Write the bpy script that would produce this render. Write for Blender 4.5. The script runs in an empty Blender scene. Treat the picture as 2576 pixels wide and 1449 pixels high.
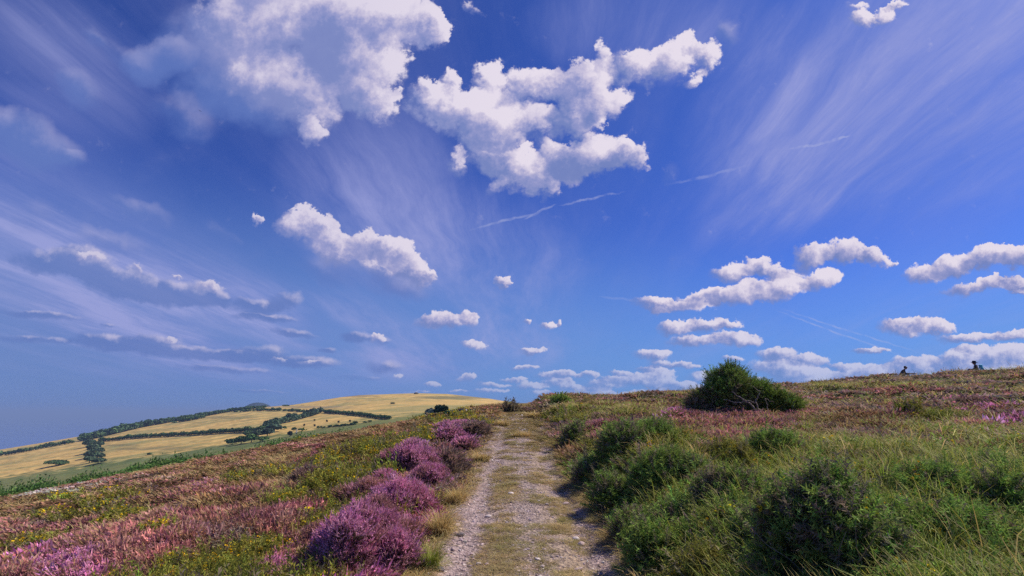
import bpy, bmesh, math, random
import numpy as np
from mathutils import Vector, Matrix, Quaternion

SC = bpy.context.scene
COL = SC.collection
RNG = np.random.default_rng(7)
random.seed(7)
RAD = math.radians

# ------------------------------------------------------------------ camera
EXPO = 0.25
PITCH = RAD(13.6)
EYE = 1.65
CP, SP = math.cos(PITCH), math.sin(PITCH)
cam_d = bpy.data.cameras.new("camera")
cam_d.sensor_width = 36.0
cam_d.lens = 18.0
cam_d.clip_start = 0.05
cam_d.clip_end = 200000.0
cam = bpy.data.objects.new("camera", cam_d)
cam.location = (0, 0, EYE)
cam.rotation_euler = (math.pi / 2 + PITCH, 0, 0)
COL.objects.link(cam)
SC.camera = cam

# sun: to the right of the view and high, ahead of the camera
SUN_AZ, SUN_EL = RAD(66.0), RAD(47.0)
SUN_DIR = Vector((math.sin(SUN_AZ) * math.cos(SUN_EL), math.cos(SUN_AZ) * math.cos(SUN_EL), math.sin(SUN_EL)))
sl = bpy.data.lights.new("sun", 'SUN')
sl.energy = 5.0
sl.angle = RAD(0.55)
sl.color = (1.0, 0.91, 0.76)
so = bpy.data.objects.new("sun", sl)
so.rotation_euler = (-SUN_DIR).to_track_quat('-Z', 'Y').to_euler()
so.location = (0, 0, 60)
COL.objects.link(so)

SC.view_settings.view_transform = 'Standard'
SC.view_settings.look = 'None'
SC.view_settings.exposure = EXPO
SC.view_settings.gamma = 1.0
SC.render.engine = 'CYCLES'
SC.cycles.max_bounces = 5
SC.cycles.diffuse_bounces = 2
SC.cycles.glossy_bounces = 1
SC.cycles.transmission_bounces = 3
SC.cycles.transparent_max_bounces = 6
SC.cycles.volume_bounces = 0
SC.cycles.use_denoising = False
SC.cycles.sample_clamp_indirect = 6.0

def s2l(c):
    return tuple(((v / 255.0) / 12.92 if v / 255.0 <= 0.04045 else ((v / 255.0 + 0.055) / 1.055) ** 2.4) for v in c)

# ------------------------------------------------------------------ node helper
class NT:
    def __init__(self, tree):
        self.t = tree
        self.n = tree.nodes
        self.l = tree.links
    def node(self, typ, **kw):
        nd = self.n.new(typ)
        for k, v in kw.items():
            setattr(nd, k, v)
        return nd
    def set(self, sock, v):
        if hasattr(v, 'is_linked') or isinstance(v, bpy.types.NodeSocket):
            self.l.new(v, sock)
        else:
            sock.default_value = v
    def math(self, op, a, b=None, c=None, clamp=False):
        nd = self.node('ShaderNodeMath', operation=op, use_clamp=clamp)
        self.set(nd.inputs[0], a)
        if b is not None: self.set(nd.inputs[1], b)
        if c is not None: self.set(nd.inputs[2], c)
        return nd.outputs[0]
    def vec(self, op, a, b=None, scale=None, c=None):
        nd = self.node('ShaderNodeVectorMath', operation=op)
        self.set(nd.inputs[0], a)
        if b is not None: self.set(nd.inputs[1], b)
        if c is not None: self.set(nd.inputs[2], c)
        if scale is not None: self.set(nd.inputs['Scale'], scale)
        return nd.outputs['Value'] if op in ('DOT_PRODUCT', 'LENGTH', 'DISTANCE') else nd.outputs[0]
    def comb(self, x, y, z=0.0):
        nd = self.node('ShaderNodeCombineXYZ')
        for i, v in enumerate((x, y, z)): self.set(nd.inputs[i], v)
        return nd.outputs[0]
    def sep(self, v):
        nd = self.node('ShaderNodeSeparateXYZ')
        self.set(nd.inputs[0], v)
        return nd.outputs
    def noise(self, v, scale, detail=4.0, rough=0.55, dim='3D', dist=0.0, out='Fac', lac=2.0):
        nd = self.node('ShaderNodeTexNoise', noise_dimensions=dim)
        if v is not None: self.set(nd.inputs['Vector'], v)
        self.set(nd.inputs['Scale'], scale)
        self.set(nd.inputs['Detail'], detail)
        self.set(nd.inputs['Roughness'], rough)
        self.set(nd.inputs['Lacunarity'], lac)
        self.set(nd.inputs['Distortion'], dist)
        return nd.outputs[out]
    def mapr(self, v, a, b, c=0.0, d=1.0, smooth=True):
        nd = self.node('ShaderNodeMapRange', interpolation_type='SMOOTHSTEP' if smooth else 'LINEAR', clamp=True)
        for i, x in enumerate((v, a, b, c, d)): self.set(nd.inputs[i], x)
        return nd.outputs[0]
    def mix(self, f, a, b, mode='MIX'):
        nd = self.node('ShaderNodeMix', data_type='RGBA', blend_type=mode)
        self.set(nd.inputs[0], f)
        for i, x in ((6, a), (7, b)):
            if isinstance(x, tuple) and len(x) == 3: x = (*x, 1.0)
            self.set(nd.inputs[i], x)
        return nd.outputs[2]
    def mixf(self, f, a, b):
        nd = self.node('ShaderNodeMix', data_type='FLOAT')
        self.set(nd.inputs[0], f); self.set(nd.inputs[2], a); self.set(nd.inputs[3], b)
        return nd.outputs[0]
    def ramp(self, v, stops, interp='LINEAR'):
        nd = self.node('ShaderNodeValToRGB')
        cr = nd.color_ramp
        cr.interpolation = interp
        while len(cr.elements) < len(stops): cr.elements.new(0.5)
        for e, (p, c) in zip(cr.elements, stops):
            e.position = p; e.color = (*c, 1.0)
        self.set(nd.inputs[0], v)
        return nd.outputs[0]
# ------------------------------------------------------------------ sky
# Clouds are laid out by direction (a gnomonic chart about a fixed axis of the sky):
# each cloud is a family of ellipsoids (x, y, half width, half height, tilt, weight) in chart units
def build_world():
    w = bpy.data.worlds.new("World")
    SC.world = w
    w.use_nodes = True
    T = NT(w.node_tree)
    T.n.clear()
    out = T.node('ShaderNodeOutputWorld')
    sky = T.node('ShaderNodeTexSky', sky_type='NISHITA')
    sky.sun_disc = False
    sky.sun_elevation = SUN_EL
    sky.sun_rotation = SUN_AZ
    sky.altitude = 260.0
    sky.air_density = 1.0
    sky.dust_density = 0.6
    sky.ozone_density = 2.5
    tc = T.node('ShaderNodeTexCoord')
    d = T.vec('NORMALIZE', tc.outputs['Generated'])
    dx, dy, dz = T.sep(d)
    fwd = T.math('MAXIMUM', T.vec('DOT_PRODUCT', d, (0, CP, SP)), 0.08)
    X = T.math('DIVIDE', dx, fwd)
    Y = T.math('DIVIDE', T.vec('DOT_PRODUCT', d, (0, -SP, CP)), fwd)
    P = T.comb(X, Y, 0.0)
    dyc = T.math('MAXIMUM', dy, 0.08)
    U = T.math('DIVIDE', dx, dyc)
    V = T.math('MAXIMUM', T.math('DIVIDE', dz, dyc), 0.0)

    # --- base blue, graded from the physical sky
    gam = T.node('ShaderNodeGamma')
    T.set(gam.inputs[0], sky.outputs[0]); gam.inputs[1].default_value = SKY_GAMMA
    base = T.mix(1.0, gam.outputs[0], SKY_TINT, 'MULTIPLY')

    # --- cloud detail: coarse billows high up, only fine ones towards the horizon
    ampV = T.mapr(V, 0.02, 0.55, 0.06, 1.0, False)
    ampH = T.mapr(V, 0.0, 0.40, 0.30, 1.0, False)

    def warped(f1, a1, f2, a2, seed, d1=3.0, d2=5.0):
        o = T.vec('ADD', P, (seed, seed * 1.7, seed * 0.3))
        n1 = T.vec('MULTIPLY_ADD', T.noise(o, f1, d1, 0.5, out='Color'), (1, 1, 0), c=(-.5, -.5, 0))
        n2 = T.vec('MULTIPLY_ADD', T.noise(o, f2, d2, 0.6, out='Color'), (1, 1, 0), c=(-.5, -.5, 0))
        s = T.vec('ADD', T.vec('SCALE', n1, scale=T.math('MULTIPLY', ampV, a1)), T.vec('SCALE', n2, scale=T.math('MULTIPLY', ampH, a2)))
        return T.vec('ADD', P, s), o

    def detail(o, f_high, f_low, det=5.0, rough=0.6):
        return T.mixf(T.mapr(V, 0.05, 0.40), T.noise(o, f_low, det, rough), T.noise(o, f_high, det, rough))

    def family(blobs, p, name="clouds"):
        g = bpy.data.node_groups.new(name, 'ShaderNodeTree')
        g.interface.new_socket('P', in_out='INPUT', socket_type='NodeSocketVector')
        g.interface.new_socket('W', in_out='OUTPUT', socket_type='NodeSocketFloat')
        g.interface.new_socket('S', in_out='OUTPUT', socket_type='NodeSocketFloat')
        G = NT(g)
        gi, go = G.node('NodeGroupInput'), G.node('NodeGroupOutput')
        pin = gi.outputs[0]
        W = None; S = None
        for (bx, by, a, b, rot, wt) in blobs:
            m = G.node('ShaderNodeMapping', vector_type='TEXTURE')
            # (chained through the running sum so that the shader compiles one blob at a time)
            G.set(m.inputs[0], pin if W is None else G.vec('MULTIPLY_ADD', W, (1e-9, 1e-9, 0), c=pin))
            m.inputs[1].default_value = ((bx - 1288) / 1288, (724.5 - by) / 1288, 0)
            m.inputs[2].default_value = (0, 0, RAD(rot))
            m.inputs[3].default_value = (a / 1288, b / 1288, 1)
            q = m.outputs[0]
            r2 = G.vec('DOT_PRODUCT', q, q)
            k = G.math('MAXIMUM', G.math('MULTIPLY_ADD', r2, -wt, wt), 0.0)
            lx, ly = SUNV
            c, s = math.cos(RAD(rot)), math.sin(RAD(rot))
            sh = G.vec('DOT_PRODUCT', q, (lx * c + ly * s, -lx * s + ly * c, 0))
            W = k if W is None else G.math('ADD', W, k)
            S = G.math('MULTIPLY', k, sh) if S is None else G.math('MULTIPLY_ADD', k, sh, S)
        G.set(go.inputs[0], W)
        G.set(go.inputs[1], G.math('DIVIDE', S, G.math('ADD', W, 0.02)))
        gn = T.node('ShaderNodeGroup'); gn.node_tree = g
        T.set(gn.inputs[0], p)
        return gn.outputs[0], gn.outputs[1]

    col = base
    # --- pale haze towards the horizon
    elev = V
    hz = T.mapr(T.math('ADD', V, T.math('MULTIPLY', T.math('ABSOLUTE', T.math('SUBTRACT', U, 0.55)), -0.16)), 0.36, -0.05, 0.0, 1.0)
    side = T.mapr(U, -0.9, 0.7)
    hcol = T.mix(side, HAZE_L, HAZE_R)
    col = T.mix(T.math('MULTIPLY', hz, HAZE_AMT), col, hcol)

    # --- high thin streaks: a sheet overhead, drawn out along the wind
    pv = T.math('ADD', V, 0.10)
    sheet = T.comb(T.math('DIVIDE', T.math('SUBTRACT', U, 0.05), pv), T.math('DIVIDE', 1.0, pv), 0.0)
    c_w = T.noise(T.vec('MULTIPLY', sheet, (0.7, 0.45, 1)), 1.0, 4.0, 0.55, out='Color')
    sh2 = T.vec('ADD', sheet, T.vec('MULTIPLY', T.vec('SUBTRACT', c_w, (0.5, 0.5, 0.5)), (0.55, 0.8, 0)))
    st1 = T.noise(T.vec('MULTIPLY', sh2, (1.5, 0.30, 1)), 1.0, 8.0, 0.70)
    st2 = T.noise(T.vec('MULTIPLY', T.vec('ADD', sh2, (7.3, 2.1, 0)), (0.8, 0.35, 1)), 1.0, 3.0, 0.5)
    st3 = T.noise(T.vec('MULTIPLY', sh2, (6.0, 1.1, 1)), 1.0, 6.0, 0.7)
    cir = T.math('MULTIPLY', T.mapr(st1, 0.36, 0.72), T.mapr(st2, 0.30, 0.62))
    cir = T.math('MULTIPLY', cir, T.math('MULTIPLY_ADD', st3, 0.9, 0.45))
    veil_w, _s = family(VEIL, P)
    cir = T.math('MULTIPLY', cir, T.math('MINIMUM', T.math('ADD', veil_w, 0.12), 1.0))
    cir = T.math('MULTIPLY', T.math('MINIMUM', T.math('MULTIPLY', cir, CIR_AMT), 0.7), T.mapr(V, 0.02, 0.14))
    veil = T.math('MULTIPLY', T.math('MINIMUM', veil_w, 1.0), T.mapr(st2, 0.25, 0.7, 0.14, 0.50))
    col = T.mix(veil, col, VEILC)
    col = T.mix(cir, col, CIRC)

    # --- condensation trails
    pt, o = warped(7.0, 0.02, 40.0, 0.012, 3.0)
    tw, _s = family(TRAILS, pt)
    tb = T.noise(o, 40.0, 3.0, 0.6)
    col = T.mix(T.math('MULTIPLY', T.math('MINIMUM', tw, 1.0), T.mapr(tb, 0.3, 0.62, 0.05, 0.42)), col, TRAILC)

    # --- soft dull clouds: the thin left edge of the great cloud, and the banks low on the left
    pt, o = warped(4.0, 0.14, 18.0, 0.05, 11.0)
    W, S = family(SOFT, pt)
    nz = T.noise(o, 9.0, 6.0, 0.55)
    dens = T.math('ADD', W, T.math('MULTIPLY', T.math('SUBTRACT', nz, 0.5), 0.9))
    a = T.mapr(dens, 0.02, 1.0)
    sc_ = T.mapr(T.math('ADD', S, T.math('MULTIPLY', T.math('SUBTRACT', nz, 0.5), 1.6)), -0.25, 0.85)
    col = T.mix(T.math('MULTIPLY', a, 0.85), col, T.mix(sc_, SOFT_D, SOFT_L))

    pt, o = warped(9.0, 0.07, 34.0, 0.032, 23.0)
    W, S = family(DULL, pt)
    nz = T.noise(o, 30.0, 5.0, 0.6)
    dens = T.math('ADD', W, T.math('MULTIPLY', T.math('SUBTRACT', nz, 0.5), 0.9))
    a = T.mapr(dens, 0.05, 0.75)
    sc_ = T.mapr(T.math('ADD', S, T.math('MULTIPLY', T.math('SUBTRACT', nz, 0.5), 1.1)), 0.10, 0.75)
    col = T.mix(T.math('MULTIPLY', a, 0.8), col, T.mix(sc_, DULL_D, DULL_L))

    # --- bright cumulus
    pt, o = warped(6.5, 0.075, 22.0, 0.062, 5.0, 3.0, 8.0)
    n3_ = T.vec('MULTIPLY_ADD', T.noise(o, 70.0, 4.0, 0.65, out='Color'), (1, 1, 0), c=(-.5, -.5, 0))
    pt = T.vec('ADD', pt, T.vec('SCALE', n3_, scale=T.math('MULTIPLY', ampH, 0.026)))
    W, S = family(CUMULUS, pt)
    nz = detail(o, 24.0, 66.0, 8.0, 0.68)
    nb = detail(o, 7.0, 30.0, 5.0, 0.6)
    dens = T.math('ADD', W, T.math('MULTIPLY', T.math('SUBTRACT', nz, 0.5), 1.05))
    # edges are crisp on the side of the sun, ragged and thin on the other
    wid = T.mapr(S, -0.5, 0.5, 0.80, 0.26)
    a = T.mapr(dens, 0.10, T.math('ADD', 0.10, wid))
    fringe = T.math('MULTIPLY', T.mapr(T.math('ADD', dens, T.math('MULTIPLY', T.math('SUBTRACT', nb, 0.5), 0.8)), -0.10, 0.60), T.mapr(W, 0.0, 0.45, 0.0, 0.5))
    a = T.math('MAXIMUM', a, fringe)
    lit = T.math('ADD', S, T.math('MULTIPLY', T.math('SUBTRACT', nz, 0.5), 0.8))
    lit = T.math('ADD', lit, T.math('MULTIPLY', T.math('SUBTRACT', nb, 0.5), 1.1))
    lit = T.math('SUBTRACT', lit, T.math('MULTIPLY', T.math('MAXIMUM', T.math('SUBTRACT', W, 0.9), 0.0), 0.22))
    lit = T.mapr(lit, -0.60, 0.50)
    # the great cloud on the left stands between us and its own lit side
    gw, _s = family(SHADED, pt)
    lit = T.math('SUBTRACT', lit, T.math('MULTIPLY', T.math('MULTIPLY', T.math('MINIMUM', gw, 1.0), 0.62), T.math('ADD', T.math('MULTIPLY_ADD', nb, -1.3, 1.0), T.math('MULTIPLY_ADD', T.noise(o, 3.2, 3.0, 0.5), -2.6, 1.65))))
    lit = T.math('ADD', T.mapr(lit, -0.9, 1.0, 0.0, 1.0, False), T.math('ADD', T.math('MULTIPLY', T.math('SUBTRACT', nb, 0.5), 0.55), T.math('MULTIPLY', T.math('SUBTRACT', nz, 0.5), 0.34)))
    ccol = T.ramp(lit, [(0.0, skc(104, 122, 186)), (0.47, CUM_D), (0.66, CUM_M), (0.85, CUM_L), (1.0, CUM_H)])
    # far clouds near the horizon sit behind more air
    air = T.mapr(V, 0.22, 0.0, 0.0, 0.5)
    ccol = T.mix(air, ccol, hcol)
    ccol = T.mix(T.mapr(U, 0.1, -0.9, 0.0, 0.4), ccol, CUM_M)
    col = T.mix(T.math('MULTIPLY', a, T.mapr(V, 0.0, 0.12, 0.7, 1.0)), col, ccol)

    # below the horizon: dull reflected light from land and sea
    col = T.mix(T.mapr(dz, -0.02, -0.12), col, tuple(v * SKY_K for v in (0.07, 0.07, 0.06)))
    bg = T.node('ShaderNodeBackground')
    T.set(bg.inputs[0], col)
    bg.inputs[1].default_value = BG_STRENGTH
    # the half of the sky behind the walker: clear, with the same blue
    bg2 = T.node('ShaderNodeBackground')
    T.set(bg2.inputs[0], T.mix(T.mapr(dz, -0.02, -0.12), T.mix(0.25, base, hcol), tuple(v * SKY_K for v in (0.07, 0.07, 0.06))))
    bg2.inputs[1].default_value = BG_STRENGTH
    ms = T.node('ShaderNodeMixShader')
    T.set(ms.inputs[0], T.math('GREATER_THAN', T.vec('DOT_PRODUCT', d, (0, CP, SP)), 0.30))
    T.l.new(bg2.outputs[0], ms.inputs[1]); T.l.new(bg.outputs[0], ms.inputs[2])
    T.l.new(ms.outputs[0], out.inputs[0])
    w.cycles.sampling_method = 'MANUAL'
    w.cycles.sample_map_resolution = 512

BG_STRENGTH = 0.1
SKY_K = 2.0 ** -EXPO / BG_STRENGTH
def skc(r, g, b): return tuple(v * SKY_K for v in s2l((r, g, b)))
SUNV = (0.62, 0.78)
CIR_AMT = 1.35
SKY_GAMMA = 1.0
SKY_TINT = tuple(v * 2.0 ** -EXPO for v in (0.25, 0.42, 1.06))
HAZE_L, HAZE_R, HAZE_AMT = skc(108, 136, 194), skc(108, 158, 224), 0.85
VEILC, CIRC, TRAILC = skc(122, 138, 208), skc(166, 170, 222), skc(185, 190, 225)
SOFT_D, SOFT_L = skc(98, 122, 190), skc(172, 172, 214)
DULL_D, DULL_L = skc(98, 123, 188), skc(196, 191, 221)
CUM_D, CUM_M, CUM_L, CUM_H = skc(118, 134, 192), skc(152, 156, 204), skc(200, 193, 220), skc(231, 222, 236)

VEIL = [  # broad areas where the high sheet is thick
    (2400, 250, 560, 380, 35, 1.3), (2050, 180, 420, 200, 35, 0.8), (1650, 60, 350, 160, 0, 0.8), (250, 700, 620, 260, -20, 1.1),
    (700, 850, 560, 170, -12, 0.9), (120, 420, 380, 200, -20, 0.9), (950, 500, 300, 240, -40, 0.5), (1250, 640, 240, 190, -30, 0.5),
    (1950, 480, 260, 160, 35, 0.5), (150, 150, 320, 190, -30, 0.6), (1200, 880, 260, 110, 0, 0.5)]
TRAILS = [
    (1270, 556, 100, 4, 15, 0.9), (1360, 532, 46, 4, 24, 1.3), (1490, 500, 90, 4, 11, 1.0), (2060, 360, 85, 4, 13, 1.3), (2100, 351, 45, 4, 13, 1.0),
    (2110, 838, 180, 3, -19.5, 0.9), (2140, 833, 195, 3, -17.5, 0.8), (1780, 440, 120, 5, 14, 0.6), (1560, 752, 60, 4, -6, 0.4)]
SOFT = [
    (530, 170, 210, 140, -25, 0.8), (620, 60, 190, 120, 0, 0.7), (640, 280, 190, 80, -18, 0.8), (380, 170, 95, 60, 10, 0.7), (300, 150, 120, 40, -40, 0.35),
    (190, 235, 90, 46, -30, 0.75), (60, 365, 170, 80, -18, 1.1), (450, 300, 150, 60, -20, 0.5), (300, 620, 130, 40, -15, 0.5), (170, 410, 80, 30, -15, 0.5), (350, 530, 100, 36, -20, 0.6), (560, 592, 70, 26, -28, 0.5),
    (60, 540, 90, 50, -10, 0.3), (575, 190, 55, 34, -25, 0.75), (900, 690, 190, 46, -16, 0.6), (1010, 700, 110, 40, -25, 0.5), (240, 90, 40, 26, -60, 0.3), (1690, 440, 40, 46, 0, 0.4), (1830, 80, 30, 40, -30, 0.5)]
DULL = [
    (130, 660, 130, 40, -8, 0.9), (215, 665, 95, 55, -15, 1.0), (300, 720, 110, 45, -12, 1.0), (400, 735, 110, 45, -8, 1.0), (500, 740, 90, 40, -8, 1.0),
    (545, 745, 40, 26, 0, 0.6), (340, 700, 50, 36, 0, 0.6), (430, 715, 40, 34, 0, 0.5), (640, 770, 90, 22, -8, 0.8), (715, 760, 50, 32, 10, 0.7), (660, 800, 110, 14, -6, 0.7),
    (100, 792, 130, 14, -4, 0.8), (80, 856, 140, 13, -3, 0.6), (270, 862, 110, 26, -3, 0.9), (380, 858, 90, 24, -3, 0.8), (480, 888, 220, 22, -4, 0.9),
    (640, 892, 110, 26, 3, 0.8), (760, 912, 110, 20, 0, 0.8), (735, 838, 80, 14, -8, 0.8), (895, 850, 50, 20, 0, 0.8), (960, 858, 40, 14, 0, 0.5),
    (820, 882, 30, 8, 0, 0.7), (965, 922, 60, 24, 0, 0.6), (560, 930, 150, 12, -3, 0.6), (270, 820, 26, 8, 0, 0.5), (900, 950, 90, 10, 0, 0.4), (640, 985, 120, 6, -2, 0.4)]
CUMULUS = [
    # great cloud, upper left
    (1010, 60, 125, 75, -10, 1.0), (1080, 80, 60, 55, 0, 0.7), (890, 150, 150, 130, -40, 1.1), (940, 250, 85, 60, -35, 0.9), (760, 70, 270, 130, -10, 1.0),
    (720, 230, 180, 95, -20, 0.9), (775, 325, 48, 44, -40, 0.9), (880, 40, 180, 90, 0, 0.9), (560, 110, 160, 130, -30, 0.4),
    # cloud over the path
    (1095, 265, 95, 62, -20, 1.0), (1130, 205, 30, 40, 0, 0.8), (1060, 215, 26, 36, 10, 0.5), (1228, 195, 48, 52, 0, 0.9), (1200, 290, 130, 80, 0, 1.0), (1330, 225, 110, 58, 12, 0.9),
    (1450, 205, 110, 66, 15, 1.0), (1505, 140, 36, 46, -20, 0.6), (1590, 150, 80, 50, 20, 0.9), (1685, 150, 85, 58, 25, 1.0), (1735, 112, 34, 34, 0, 0.7), (1775, 150, 44, 46, 60, 0.8),
    (1745, 200, 40, 20, 30, 0.5), (1450, 285, 90, 55, 20, 0.9), (1530, 255, 100, 46, 30, 0.8), (1235, 370, 95, 66, -30, 0.8), (1300, 430, 105, 56, -20, 1.0), (1400, 430, 95, 62, 10, 1.0),
    (1475, 395, 120, 60, 15, 1.0), (1575, 395, 70, 42, 0, 0.9), (1400, 482, 30, 34, 0, 0.6), (1155, 395, 30, 46, 0, 0.6), (1480, 320, 60, 36, 45, 0.6), (1300, 320, 130, 60, 0, 0.7), (1400, 380, 90, 40, 0, 0.5), (1245, 462, 44, 22, 20, 0.5), (1190, 20, 26, 30, 30, 0.45),
    # cloud above the far hill
    (752, 572, 66, 46, 0, 1.0), (805, 578, 44, 40, 0, 0.8), (830, 620, 80, 46, -15, 1.0), (925, 618, 70, 42, 0, 1.0), (990, 630, 62, 48, -20, 1.0), (1045, 690, 60, 42, -40, 1.0),
    (930, 665, 120, 36, -14, 0.5), (650, 557, 22, 18, 0, 0.9), (1085, 705, 26, 16, -20, 0.5),
    # broken cumulus on the right
    (1690, 765, 120, 20, -4, 0.9), (1770, 750, 90, 26, 6, 1.0), (1860, 742, 90, 34, 6, 1.0), (1960, 726, 90, 34, 12, 1.0), (2065, 705, 62, 30, 15, 1.0), (1830, 688, 66, 30, 0, 1.0),
    (1910, 682, 70, 26, -4, 0.9), (1985, 690, 60, 18, 10, 0.5), (2045, 648, 56, 34, 20, 1.0), (2120, 635, 66, 36, 10, 1.0), (2195, 648, 56, 26, -10, 1.0), (2252, 660, 16, 10, 0, 0.6), (1660, 778, 26, 12, 0, 0.8),
    (2330, 692, 62, 30, 0, 1.0), (2400, 672, 72, 32, 8, 1.0), (2490, 655, 80, 32, 8, 1.0), (2570, 645, 70, 32, 10, 1.0), (2470, 722, 120, 20, 10, 1.0), (2570, 706, 70, 22, 0, 0.9), (2570, 728, 40, 12, 0, 0.8),
    (1700, 822, 56, 24, 0, 1.0), (1775, 816, 62, 22, 0, 1.0), (1850, 852, 80, 22, -3, 1.0), (1750, 856, 86, 18, 0, 1.0), (1835, 820, 40, 12, 0, 0.6),
    (1640, 888, 60, 20, 0, 1.0), (1710, 921, 60, 10, 0, 0.9), (1660, 912, 44, 12, 0, 0.6),
    (1955, 892, 62, 22, 0, 1.0), (2035, 908, 62, 22, 0, 1.0), (1950, 922, 90, 20, 0, 0.9), (2270, 828, 76, 26, 0, 1.0), (2350, 824, 66, 22, 0, 1.0), (2440, 852, 110, 16, 0, 0.9), (2550, 845, 70, 18, 4, 0.9),
    (2190, 884, 56, 10, 0, 0.9), (2300, 918, 90, 28, 4, 1.0), (2420, 906, 90, 34, 4, 1.0), (2530, 896, 90, 34, 4, 1.0), (2440, 880, 50, 14, 0, 0.8), (2190, 945, 120, 30, 4, 0.9), (2030, 955, 130, 26, 0, 0.9), (2420, 945, 200, 36, 4, 0.8), (1880, 975, 90, 26, 0, 0.7),
    # the rank of small clouds on the horizon
    (1610, 955, 100, 24, 0, 0.9), (1655, 940, 46, 18, 0, 0.8), (1700, 975, 90, 18, 0, 0.8), (1770, 950, 50, 20, 0, 0.8), (1515, 968, 56, 18, 0, 0.9), (1420, 945, 44, 12, 0, 0.9), (1400, 962, 60, 12, 0, 0.7), (1330, 972, 60, 14, 0, 0.7),
    (1240, 970, 50, 8, 0, 0.7), (1172, 950, 34, 13, 0, 0.9), (1450, 990, 90, 10, 0, 0.6), (1580, 995, 130, 14, 0, 0.7), (1350, 990, 40, 10, 0, 0.6),
    (1110, 806, 76, 28, 0, 1.0), (1178, 798, 30, 26, 0, 0.9), (1190, 865, 40, 14, -8, 0.9), (1265, 713, 24, 15, 0, 0.9), (1380, 823, 32, 14, 0, 0.8), (1412, 818, 8, 12, 0, 0.8), (1328, 808, 13, 8, 0, 0.8), (1342, 885, 40, 10, 0, 0.9),
    (1315, 926, 46, 9, 0, 0.8), (948, 852, 26, 15, 0, 0.9), (1085, 968, 30, 7, 0, 0.6), (1000, 945, 20, 8, 0, 0.6), (340, 682, 26, 14, -20, 0.5), (520, 722, 50, 18, -15, 0.6), (440, 698, 24, 8, -5, 0.6), (225, 640, 50, 20, -20, 0.5),
    (1480, 945, 40, 10, 0, 0.7), (1545, 955, 44, 14, 0, 0.8), (1380, 945, 40, 12, 0, 0.8), (1290, 955, 44, 8, 0, 0.7), (1230, 985, 60, 8, 0, 0.6), (1490, 985, 60, 14, 0, 0.7), (1660, 990, 90, 16, 0, 0.8), (1740, 985, 70, 16, 0, 0.8), (1820, 960, 60, 20, 0, 0.8), (1430, 975, 50, 12, 0, 0.7), (1560, 935, 36, 9, 0, 0.7), (1630, 925, 40, 10, 0, 0.7),
    (1840, 905, 40, 10, 0, 0.6), (2120, 925, 60, 14, 0, 0.7), (1985, 935, 110, 18, 0, 0.8), (1150, 985, 40, 6, 0, 0.5), (1045, 985, 50, 5, 0, 0.4), (700, 905, 30, 9, 0, 0.4), (425, 858, 22, 8, 0, 0.6), (780, 908, 40, 9, 0, 0.5),
    # bright scrap at the top right
    (2165, 40, 36, 34, 40, 0.9), (2210, 30, 44, 26, 40, 0.6), (2250, 0, 40, 16, 20, 0.7), (2150, 0, 30, 20, 0, 0.5)]
SHADED = [(590, 110, 330, 220, -20, 1.0), (700, 230, 190, 110, -15, 0.4), (760, 60, 170, 130, 0, 0.3), (1170, 310, 110, 80, 0, 0.25), (930, 690, 170, 42, -14, 0.8), (1330, 330, 120, 50, 20, 0.3), (1300, 430, 60, 30, 0, 0.3)]
build_world()
# ------------------------------------------------------------------ numpy helpers
def _hash(ix, iy, seed):
    n = (ix.astype(np.int64) * 374761393 + iy.astype(np.int64) * 668265263 + seed * 974711) & 0x7fffffff
    n = ((n ^ (n >> 13)) * 1274126177) & 0x7fffffff
    return ((n ^ (n >> 16)) & 0xffff) / 65535.0

def vnoise(x, y, seed=0):
    x0 = np.floor(x); y0 = np.floor(y)
    fx = x - x0; fy = y - y0
    fx = fx * fx * (3 - 2 * fx); fy = fy * fy * (3 - 2 * fy)
    a = _hash(x0, y0, seed); b = _hash(x0 + 1, y0, seed); c = _hash(x0, y0 + 1, seed); d = _hash(x0 + 1, y0 + 1, seed)
    return (a * (1 - fx) + b * fx) * (1 - fy) + (c * (1 - fx) + d * fx) * fy

def fbm(x, y, seed=0, octv=4, gain=0.5):
    s = 0.0; a = 1.0; t = 0.0
    for i in range(octv):
        s = s + a * vnoise(x * 2 ** i + 17.3 * i, y * 2 ** i - 9.1 * i, seed + i * 31); t += a; a *= gain
    return s / t

def sstep(a, b, v):
    t = np.clip((v - a) / (b - a), 0, 1)
    return t * t * (3 - 2 * t)

# pixel of the 2576 x 1449 view of the photograph <-> direction: used to read the lie of the land off the picture
def pix_dir(px, py):
    X = (np.asarray(px, float) - 1288) / 1288; Y = (724.5 - np.asarray(py, float)) / 1288
    return X, CP - Y * SP, SP + Y * CP

def pix_uv(px, py):
    x, y, z = pix_dir(px, py)
    return x / y, z / y

def to_pix(x, y, z):
    zz = z - EYE
    f = np.maximum(y * CP + zz * SP, 1e-3)
    return 1288 + 1288 * x / f, 724.5 - 1288 * (-y * SP + zz * CP) / f

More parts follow.
